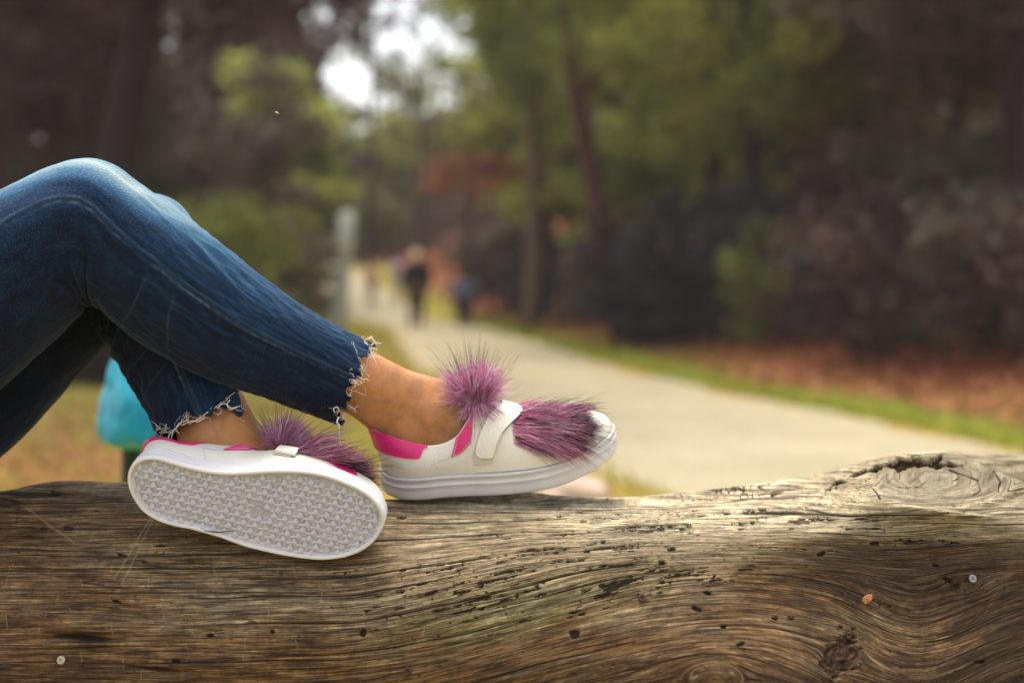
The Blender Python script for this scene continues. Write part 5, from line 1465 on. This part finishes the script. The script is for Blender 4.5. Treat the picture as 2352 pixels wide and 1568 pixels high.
        dashes(b, edge, None, .0020, .0011, .00032); tag(add('eyestay_stitching', b, M_STITCH), kind='stuff')
        X = np.linspace(.188, .240, 14)[None] + 0 * u[:, None] - (.006 * u)[:, None]
        K = (.03 + .62 * u[:, None]) + 0.10 * sstep(.225, .196, X) * (1 - u[:, None]) * 0
        K = np.maximum(K, .30 * sstep(.228, .196, X) + .02)
        K = np.minimum(K, .9)
        G, N3 = S.patch(X, K, lat, .0010)
        b = Bag(); slab(b, G, N3, .0008); add('toe_panel', b, M_PINK)
    # quarter stitch lines (dark, sunk)
    b = Bag()
    for lat in (True, False):
        X = np.concatenate([np.full(10, .068) + np.linspace(.006, -.004, 10), np.linspace(.064, .100, 16)]); K = np.concatenate([np.linspace(.03, .52, 10), .52 + .16 * np.linspace(0, 1, 16) ** 1.5])
        G, N3 = S.patch(X, K, lat, .0016); dashes(b, G, None, .0016, .0010, .00022)
    tag(add('quarter_stitching', b, M_GREY_STITCH), kind='stuff')
    # strap over the instep with its square backing tab
    def strap(name, k0, lift, th, x_shift, half, mat, round_end=True):
        u = np.linspace(0, 1, 46); v = np.linspace(-1, 1, 15)
        pos = k0 + u * (1.80 - k0)                                    # 0..1 outer side, 1..2 inner side
        kside = np.where(pos <= 1, pos, 2 - pos); latm = pos <= 1
        cx = np.where(latm, .126 + x_shift + .034 * sstep(.25, 1.0, pos), .160 + x_shift - .004 * (pos - 1))
        hw = half * np.where(u < .07, np.sqrt(np.clip(1 - ((.07 - u) / .07) ** 2 * .55, 0, 1)) if round_end else 1, 1)
        Gs, Ns = [], []
        for i in range(46):
            X = cx[i] + v * hw[i]; kx = np.clip(kside[i] - .035 * v * (1 - sstep(.6, 1, kside[i])) + (.030 * np.abs(v) ** 4 if pos[i] < .5 else 0) * sstep(k0 + .16, k0, pos[i]), .02, .9999)
            G, N3 = S.patch(X, kx, bool(latm[i]), lift + .0012 * sstep(.7, 1, kside[i])); Gs.append(G); Ns.append(N3)
        G, N3 = np.array(Gs), np.array(Ns)
        for it_ in range(3):
            N3[1:-1] = (N3[:-2] + N3[1:-1] * 2 + N3[2:]); N3 /= np.linalg.norm(N3, axis=2)[..., None]
            G[1:-1] = (G[:-2] + 2 * G[1:-1] + G[2:]) / 4
        b = Bag(); slab(b, G, N3, th); add(name, b, mat)
        return G, N3
    strap('strap_backing', .13, .0018, .0010, -.004, .0110, M_LINER, False)
    G, N3 = strap('strap', .20, .0042, .0022, 0, .0118, M_WHITE)
    b = Bag(); loop = np.concatenate([G[40:2:-1, 1], G[3, 1:-1], G[3:40, -2]]) + np.concatenate([N3[40:2:-1, 1], N3[3, 1:-1], N3[3:40, -2]]) * .0020
    dashes(b, loop, None, .0017, .0010, .00025); tag(add('strap_stitching', b, M_LINER), kind='stuff')
    b = Bag(); b.tube((G[8:40, -1] + N3[8:40, -1] * .0006), .0007, 6); add('strap_piping', b, M_BLACK)
    # tongue
    u = np.linspace(0, 1, 10); v = np.linspace(-1, 1, 11)
    X = .130 + .03 * u[:, None] + 0 * v[None]; Y = S.yc(X) + .014 * v[None]
    Z = .108 - .022 * u[:, None] - .010 * v[None] ** 2 + S.zs(X)
    G = np.stack([X - .018 * (1 - u[:, None]), Y, Z], -1); N3 = np.zeros_like(G); N3[..., 2] = 1
    b = Bag(); slab(b, G, N3, .002); add('tongue', b, M_LINER)
    # fur on the vamp: combed towards the toe
    ex = M[:3, 0]; ey = M[:3, 1]; ez = M[:3, 2]
    def rnd_surface(n, x0, x1, klo):
        X = r.uniform(x0, x1, n); lat = r.random(n) < .52
        K = klo + (1 - klo) * r.random(n) ** .8
        G, Nn = np.zeros((n, 3)), np.zeros((n, 3))
        for f in (True, False):
            mk = lat == f; g, q_ = S.patch(X[mk], np.minimum(K[mk], .995), f, .001); G[mk], Nn[mk] = g, q_
        return G, Nn, X, K, lat
    lots = []
    n1 = 9000
    G, Nn, X, K, lat = rnd_surface(n1, .158, .246, .30)
    keep = (K > .32 + .30 * sstep(.195, .245, X)) ; G, Nn, X, K, lat = G[keep], Nn[keep], X[keep], K[keep], lat[keep]; n1 = len(G)
    side = np.where(lat, 1, -1)
    d = np.array([1.0, 0, -.10]) + Nn * r.uniform(.06, .34, (n1, 1)) + np.stack([0 * X, side * .34 * (1.1 - K), -.30 * (1 - K)], -1) + r.normal(size=(n1, 3)) * .15
    L_ = r.uniform(.022, .052, n1) * (1 - .25 * sstep(.2, .235, X))
    bend = np.stack([0 * X, side * .10 * (1 - K), -.16 - .22 * (1 - K) + 0 * X], -1)
    hue = np.minimum(mauve(r, n1) * 1.3, .95)
    cc_ = r.choice(n1, 420, replace=False); lab = np.argmin(((G[:, None] - G[cc_][None]) ** 2).sum(-1), 1)
    val = r.random(420)[lab] + .22 * (r.random(n1) - .5) + .25 * sstep(.19, .24, X) - .12
    tip = np.where((val > .45)[:, None], DARK_TIP, hue * .75)
    hue = np.where((val > .70)[:, None], hue * .06 + DARK_TIP, hue)
    V, Q, C = strands(Wd(G), d @ M[:3, :3].T, L_, .00036, bend @ M[:3, :3].T, hue, tip, seed + 11, 6, .34, .62, 330)
    lots.append((V, Q, C))
    # long dark guard hairs
    n2 = 420
    G, Nn, X, K, lat = rnd_surface(n2, .165, .240, .3); side = np.where(lat, 1, -1)
    d = np.array([1.0, 0, -.1]) + Nn * r.uniform(.15, .6, (n2, 1)) + np.stack([0 * X, side * .5 * (1 - K), -.5 * (1 - K)], -1) + r.normal(size=(n2, 3)) * .14
    lots.append(strands(Wd(G), d @ M[:3, :3].T, r.uniform(.035, .066, n2), .00030, (np.array([0, 0, -.25])) @ M[:3, :3].T, DARK_TIP * 1.5, DARK_TIP, seed + 12, 6, .1, 0))
    ff = link('fur_vamp', fur_mesh('fur_vamp', lots), root)
    # fur tuft standing at the tongue
    return S, Wd, root, M

def tuft(S, Wd, root, M, center, updir, n, spread, Lr, seed, dark=.35, side_dirs=None, cl=.45):
    r = np.random.default_rng(seed)
    u = np.asarray(updir, float); u /= np.linalg.norm(u)
    v = r.normal(size=(n, 3)); v /= np.linalg.norm(v, axis=1)[:, None]
    d = u * r.uniform(.35, 1.4, (n, 1)) + v * spread
    d /= np.linalg.norm(d, axis=1)[:, None]
    roots = np.asarray(center) + v * np.array([.012, .014, .006]) * r.random((n, 1)) ** .5
    L_ = r.uniform(*Lr, n) * (.55 + .45 * np.clip(d @ u, 0, 1))
    hue = np.minimum(mauve(r, n) * 1.4, .95)
    tip = np.where(r.random((n, 1)) < dark, DARK_TIP * 2, np.minimum(hue * 1.3 + .16, 1))
    a = strands(roots, d, L_, .00034, np.array([0.02, 0, -.14]), hue, tip, seed + 1, 6, .42, cl, 75)
    m = n // 15
    v = r.normal(size=(m, 3)); v /= np.linalg.norm(v, axis=1)[:, None]; d2 = u * r.uniform(.5, 1.5, (m, 1)) + v * spread
    g = strands(np.asarray(center) + v * .010, d2, r.uniform(Lr[1] * .75, Lr[1] * 1.35, m), .00030, np.array([0.03, 0, -.05]), hue[:m] * .3, np.tile(DARK_TIP, (m, 1)), seed + 2, 6, .12, 0)
    link('fur_tuft', fur_mesh('fur_tuft', [a, g]), root)

def frame(origin, ex, ez, mirror):
    ex = np.asarray(ex, float); ex /= np.linalg.norm(ex); ez = np.asarray(ez, float); ez -= ex * np.dot(ez, ex); ez /= np.linalg.norm(ez)
    ey = np.cross(ez, ex) * (-1 if mirror else 1)
    M = np.eye(4); M[:3, 0], M[:3, 1], M[:3, 2], M[:3, 3] = ex, ey, ez, origin
    return M
# near (left) sneaker lies on its outer side, sole towards the viewer; outer side = local +y for a left shoe
al = R(15)
ML = frame(P(299, 1106, 1.540), (math.cos(.150), 0, -math.sin(.150)), (0.0, math.cos(al), math.sin(al)), False)
SL_ = build_shoe(ML, 0.0, True, 100, 'sneaker lying on its side with the white tread sole showing')
# far (right) sneaker stands on its heel edge, outer side to the viewer
rho = R(17)
ex = np.array([math.cos(R(7.0)), .0, math.sin(R(7.0))]); ez = np.array([-math.sin(R(7.0)), -math.sin(rho), math.cos(rho)])
MR = frame(P(884, 1121, 1.745), ex, ez, True); MR[:3, :3] *= 1.035
SR_ = build_shoe(MR, 0.020, False, 300, 'sneaker with its outer side and strap showing, toe raised')
tuft(*SR_, P(1092, 918, 1.720), (-.12, -.22, 1.0), 4200, .74, (.028, .058), 501, .12, cl=.68)
tuft(*SR_, P(1098, 928, 1.702), (.25, -.55, -.45), 900, .8, (.016, .034), 531, .15, cl=.7)
tuft(*SL_, P(650, 1020, 1.640), (.25, .15, 1.0), 2600, 1.0, (.018, .040), 601, .45)
tuft(*SL_, P(698, 1040, 1.636), (1.0, -.10, .14), 1300, .5, (.025, .05), 631, .5)
# ------------------------------------------------------------------ things beyond the log
# pale post beside the path
x, d = (776 - 1176) / FPX * 29, 29.0
post = empty('concrete_post', (x, d, float(ground_z(x, d)))); tag(post, 'pale grey concrete post leaning slightly beside the path', 'post')
M_CONC = plain('pale_concrete', (.40, .45, .44), .85, .2, .2, 6, .3, 60, .003); M_CAP = plain('bright_concrete', (.62, .68, .62), .8, .2, .1, 6)
b = Bag(); z = np.linspace(-.2, 1.55, 8); w = np.interp(z, [-.2, 1.55], [.15, .13])
g = np.array([[-1, -1], [1, -1], [1, 1], [-1, 1]]) * 1.0
ch = np.array([[-1, -.8], [-.8, -1], [.8, -1], [1, -.8], [1, .8], [.8, 1], [-.8, 1], [-1, .8]])
b.grid(np.stack([np.stack([ch[:, 0] * w[i] + .08 * z[i], ch[:, 1] * w[i], 0 * ch[:, 0] + z[i]], -1) for i in range(8)]), cv=True)
link('shaft', b.mesh('shaft', M_CONC, False), post)
b = Bag(); zc = [1.55, 1.57, 2.42, 2.52]; wc = [.13, .155, .150, .09]
b.grid(np.stack([np.stack([ch[:, 0] * wc[i] + .08 * zc[i], ch[:, 1] * wc[i], 0 * ch[:, 0] + zc[i]], -1) for i in range(4)]), cv=True)
b.add(np.stack([ch[:, 0] * .09 + .08 * 2.52, ch[:, 1] * .09, 0 * ch[:, 0] + 2.52], -1), [[0, 1, 2, 3], [0, 3, 4, 7], [4, 5, 6, 7]])
link('cap', b.mesh('cap', M_CAP, False), post)

# litter bin: cyan bag hung in a ring on a dark green post
d = 2.75; bx = P(330, 900, d)
bin_ = empty('litter_bin', (bx[0], d, float(ground_z(bx[0], d)))); tag(bin_, 'bright cyan plastic bag hanging on a dark green bin post behind the legs', 'litter bin')
zb = float(ground_z(bx[0], d))
def mat_bag():
    N = NT('cyan_plastic', .32, .5)
    N.color(N.ramp(N.noise(N.coord(), 9, 3), [(.3, (.0, .19, .32)), (.7, (.01, .45, .60))])); N.set('Subsurface Weight', .15); N.b.inputs['Subsurface Radius'].default_value = (.01, .03, .04)
    N.bump(N.noise(N.coord(), 22, 4, .6, .8), .5, .01); return N.m
b = Bag(); th = np.linspace(0, 2 * np.pi, 72, endpoint=False)
prof = [(735, 40), (760, 38), (800, 54), (850, 72), (900, 88), (950, 98), (985, 102), (1008, 96), (1022, 74), (1030, 40), (1032, 2)]
pc = catmull(np.array(prof, float), 60)
zz = CAM_Z - (pc[:, 0] - 640) / FPX * d; rr = pc[:, 1] / FPX * d
G = np.stack([rr[:, None] * np.cos(th)[None], rr[:, None] * np.sin(th)[None] * .8, np.repeat(zz[:, None], 72, 1) - zb], -1)
wv = 1 + .22 * fbm(th[None] * 2.2 + 0 * zz[:, None], zz[:, None] * 9, seed=5, octv=3) * sstep(0, .3, np.linspace(0, 1, 60))[:, None] + .07 * np.sin(th * 9 + zz[:, None] * 20) * sstep(.9, .1, np.linspace(0, 1, 60))[:, None]
G[..., :2] *= wv[..., None]
b.grid(G, cv=True); link('bag', b.mesh('bag', mat_bag()), bin_)
M_GREEN = plain('dark_green_paint', (.008, .035, .028), .5, .4, .2, 20)
b = Bag(); px_ = (272 - 330) / FPX * d
b.tube([(px_, .10, -.2), (px_, .10, .35), (px_, .10, .64)], .021, 14); link('bin_post', b.mesh('bin_post', M_GREEN), bin_)
b = Bag(); a = np.linspace(0, 2 * np.pi, 49); zt = CAM_Z - (760 - 640) / FPX * d - zb
b.tube(np.stack([.045 * np.cos(a), .038 * np.sin(a), 0 * a + zt], -1), .006, 8, False); b.tube([(px_, .10, .62), (px_ * .6, .07, zt - .02), (-.03, .03, zt)], .008, 8)
link('bin_ring', b.mesh('bin_ring', M_GREEN), bin_)

# walkers on the path
def mat_cloth(name, col): return plain(name, col, .85, .1, .2, 12)
SK_D = plain('walker_skin', (.42, .24, .15), .5, .3)
def walker(label, px, d, h, top, legs, hairc, shoes=(.06, .05, .05), stride=.16, sleeves=True, cat='person', face=math.pi, extra=None, group='people walking on the path', shin=None):
    """seen from behind, mid-stride. local frame: +y = facing"""
    x = (px - 1176.0) / FPX * d
    root = empty('person', (x, d, float(ground_z(x, d)) + .012)); tag(root, label, cat, group); root.rotation_euler = (0, 0, 0)
    k = h / 1.70
    J = lambda *a: np.array(a, float) * k
    b = Bag()
    hipz = .88
    for sg, st in ((-1, stride), (1, -stride)):
        hip, kn, an = J(.085 * sg, 0, hipz), J(.09 * sg, st * .65 + .03, .47), J(.09 * sg, st * 1.25 - .05 * (st < 0), .075 + (.05 if st < 0 else 0))
        b.tube(catmull([hip, kn, an], 20), np.interp(np.linspace(0, 1, 20), [0, .25, .5, .7, 1], [.080, .070, .050, .050, .035]) * k, 14)
        b.ball(an + J(0, .06, -.035), np.array([.04, .12, .04]) * k, 14, 10)
        sh, el, wr = J(.175 * sg, 0, 1.38), J(.215 * sg, -st * .45 - .03, 1.11), J(.205 * sg, -st * 1.1 + .06, .88)
        b.tube(catmull([sh, el, wr], 18), np.interp(np.linspace(0, 1, 18), [0, .5, 1], [.048, .038, .026]) * k, 12)
        b.ball(wr + J(0, .02, -.07), np.array([.022, .035, .06]) * k, 12, 8)
    tz = np.array([.86, .95, 1.05, 1.18, 1.32, 1.41, 1.45]); tx = np.array([.15, .16, .13, .15, .17, .14, .06]); ty = np.array([.10, .11, .09, .11, .11, .08, .05])
    a = np.linspace(0, 2 * np.pi, 28, endpoint=False)
    T = np.stack([np.outer(tx, np.cos(a)), np.outer(ty, np.sin(a)), np.repeat(tz[:, None], 28, 1)], -1) * k
    b.grid(T, cv=True); b.add(np.vstack([T[0], T[0].mean(0)[None]]), [[i, (i + 1) % 28, 28] for i in range(28)]); b.add(np.vstack([T[-1], T[-1].mean(0)[None]]), [[i, (i + 1) % 28, 28] for i in range(28)])
    b.tube([J(0, 0, 1.40), J(0, .01, 1.52)], .05 * k, 14); b.ball(J(0, .02, 1.585), np.array([.072, .088, .115]) * k, 18, 12); b.ball(J(0, .108, 1.575), np.array([.014, .018, .02]) * k, 8, 6)
    for sg in (-1, 1): b.ball(J(.074 * sg, .015, 1.58), np.array([.01, .018, .03]) * k, 8, 6)
    link('body', remeshed('walker_body', b, .018 * k, 4, SK_D), root)
    g = Bag()
    g.grid(np.stack([np.outer(tx[1:] * 1.13 + .01, np.cos(a)), np.outer(ty[1:] * 1.16 + .012, np.sin(a)), np.repeat(tz[1:, None], 28, 1)], -1) * k, cv=True)
    for sg, st in ((-1, stride), (1, -stride)):
        sh, el, wr = J(.175 * sg, 0, 1.38), J(.215 * sg, -st * .45 - .03, 1.11), J(.205 * sg, -st * 1.1 + .06, .88)
        c = catmull([sh, el, wr], 18); nn_ = 17 if sleeves else 8
        g.tube(c[:nn_], (np.interp(np.linspace(0, 1, 18), [0, .5, 1], [.062, .052, .04]) * k)[:nn_], 12, False)
    link('jacket', g.mesh('jacket', mat_cloth('walker_top', top)), root)
    g = Bag()
    for sg, st in ((-1, stride), (1, -stride)):
        hip, kn, an = J(.085 * sg, 0, hipz + .05), J(.09 * sg, st * .65 + .03, .47), J(.09 * sg, st * 1.25 - .05 * (st < 0), .10 + (.05 if st < 0 else 0))
        c = catmull([hip, kn, an], 20); n_ = 20 if shin is None else 11
        g.tube(c[:n_], (np.interp(np.linspace(0, 1, 20), [0, .25, .5, .7, 1], [.098, .088, .068, .064, .055]) * k)[:n_], 14, False)
        if shin is None: pass
    link('trousers', g.mesh('trousers', mat_cloth('walker_trousers', legs)), root)
    g = Bag()
    for sg, st in ((-1, stride), (1, -stride)):
        an = J(.09 * sg, st * 1.25 - .05 * (st < 0), .075 + (.05 if st < 0 else 0)); g.ball(an + J(0, .06, -.03), np.array([.048, .13, .045]) * k, 14, 10)
    link('shoes', g.mesh('shoes', mat_cloth('walker_shoes', shoes)), root)
    g = Bag(); g.ball(J(0, -.005, 1.615), np.array([.088, .098, .105]) * k, 18, 12)
    if extra == 'long': g.tube(catmull([J(0, -.05, 1.62), J(0, -.085, 1.5), J(0, -.09, 1.36)], 8), np.array([.07, .075, .075, .07, .065, .06, .05, .03]) * k, 14)
    link('hair', g.mesh('hair', plain('walker_hair', hairc, .7, .2, .3, 60)), root)
    return root
w = walker('person with fair hair in a black jacket walking away down the path', 957, 32.5, 1.72, (.010, .012, .026), (.020, .024, .034), (.88, .76, .50), stride=.07); w.scale = (1.3, 1.2, 1.03)
w = walker('small person in a grey blue top and dark trousers right of the black jacket', 1068, 33.6, 1.28, (.11, .16, .28), (.014, .02, .045), (.035, .025, .03), stride=.12, sleeves=True); w.scale = (1.6, 1.4, 1.0)
w = walker('person in a pale pink top, leftmost of the walkers far up the path', 853, 44, 1.55, (.70, .45, .36), (.42, .36, .32), (.45, .30, .22), stride=.08)
w = walker('person with dark hair in a pale lilac top, between pink top and black jacket', 912, 45, 1.62, (.55, .45, .55), (.50, .45, .38), (.015, .014, .03), stride=.08, extra='long')

# pale stones by the near edge of the path
def stone(label, px, py, d, s, seed):
    p = P(px, py, d); z = float(ground_z(p[0], d))
    u = np.linspace(0, 2 * np.pi, 28, endpoint=False); v = np.linspace(.05, np.pi - .05, 16)
    D = np.stack([np.outer(np.sin(v), np.cos(u)), np.outer(np.sin(v), np.sin(u)), np.repeat(np.cos(v)[:, None], 28, 1)], -1)
    G = D * np.array(s) * (1 + .22 * fbm(D[..., 0] * 1.6, D[..., 1] * 1.6, D[..., 2] * 1.6, seed=seed, octv=3))[..., None]
    b = Bag(); b.grid(G, cv=True)
    b.add(np.vstack([G[0], G[0].mean(0)[None]]), [[i, (i + 1) % 28, 28] for i in range(28)]); b.add(np.vstack([G[-1], G[-1].mean(0)[None]]), [[(i + 1) % 28, i, 28] for i in range(28)])
    o = link('stone', b.mesh('stone', plain('pale_stone', (.52, .40, .33), .85, .2, .3, 12, .5, 40, .01))); o.location = (p[0], d, z + s[2] * .4)
    tag(o, label, 'stone', 'stones beside the path')
stone('pinkish pale stone seen in the gap between raised sneaker and log', 1330, 1115, 7.4, (.15, .12, .09), 3)
stone('smaller pale stone left of the pinkish one', 1262, 1122, 7.2, (.08, .08, .05), 4)

# small loose bits on the log and shoe
p0, n0 = log_point(1990, 1376)
b = Bag(); u = np.linspace(0, 2 * np.pi, 14, endpoint=False); v = np.linspace(.1, np.pi - .1, 8)
D = np.stack([np.outer(np.sin(v), np.cos(u)), np.outer(np.sin(v), np.sin(u)), np.repeat(np.cos(v)[:, None], 14, 1)], -1)
D = D * (1 + .3 * fbm(D[..., 0] * 1.5, D[..., 1] * 1.5, D[..., 2] * 1.5, seed=8))[..., None] * np.array([.0058, .0026, .0058]); D[..., 0] += .45 * D[..., 2]
b.grid(D, cv=True); b.add(np.vstack([D[0], D[0].mean(0)[None]]), [[i, (i + 1) % 14, 14] for i in range(14)]); b.add(np.vstack([D[-1], D[-1].mean(0)[None]]), [[i, (i + 1) % 14, 14] for i in range(14)])
o = link('wood_chip', b.mesh('wood_chip', plain('fresh_wood', (.42, .19, .09), .8, .15, .5, 400))); o.location = tuple(p0 + n0 * .002); tag(o, 'small orange wood chip stuck on the dark flank of the log', 'wood chip')
b = Bag(); pl = np.array([ML[:3, 3] + ML[:3, :3] @ np.array(q) for q in [(.085, .0430, -.0016), (.100, .0425, -.0020), (.119, .0375, -.0018)]])
b.tube(catmull(pl, 16), np.interp(np.linspace(0, 1, 16), [0, .5, 1], [.0004, .0008, .0003]), 6)
o = link('pine_needle', b.mesh('pine_needle', plain('dry_needle', (.10, .035, .025), .7, .2))); tag(o, 'thin dry brown needle lying across the white tread sole', 'pine needle')
b = Bag(); c = P(637, 260, 1.66); b.add(np.array([[-.0032, 0, .0016], [-.001, .0004, .0017], [.003, 0, -.0013], [.0005, -.0006, -.0008], [0, .0008, .0003], [0, -.0008, .0003]]), [[0, 4, 1], [1, 4, 2], [2, 4, 3], [3, 4, 0], [1, 5, 0], [2, 5, 1], [3, 5, 2], [0, 5, 3]])
o = link('drifting_seed', b.mesh('drifting_seed', plain('yellow_seed', (.75, .55, .22), .7, .2))); o.location = tuple(c); tag(o, 'tiny yellow seed drifting in the air before the dark trees', 'seed')

# thin purplish volume added round the scene to lift the dark tones
b = Bag(); b.box((0, 206, 9.5), (760, 460, 27.0))
N = bpy.data.materials.new('added_haze_air'); N.use_nodes = True; nt = N.node_tree; nt.nodes.remove(nt.nodes['Principled BSDF'])
pv = nt.nodes.new('ShaderNodeVolumePrincipled'); pv.inputs['Color'].default_value = (.95, .81, .86, 1); pv.inputs['Density'].default_value = 0.0012
nt.links.new(pv.outputs[0], nt.nodes['Material Output'].inputs['Volume'])
hz = link('added_haze', b.mesh('added_haze', N, False)); tag(hz, kind='stuff')
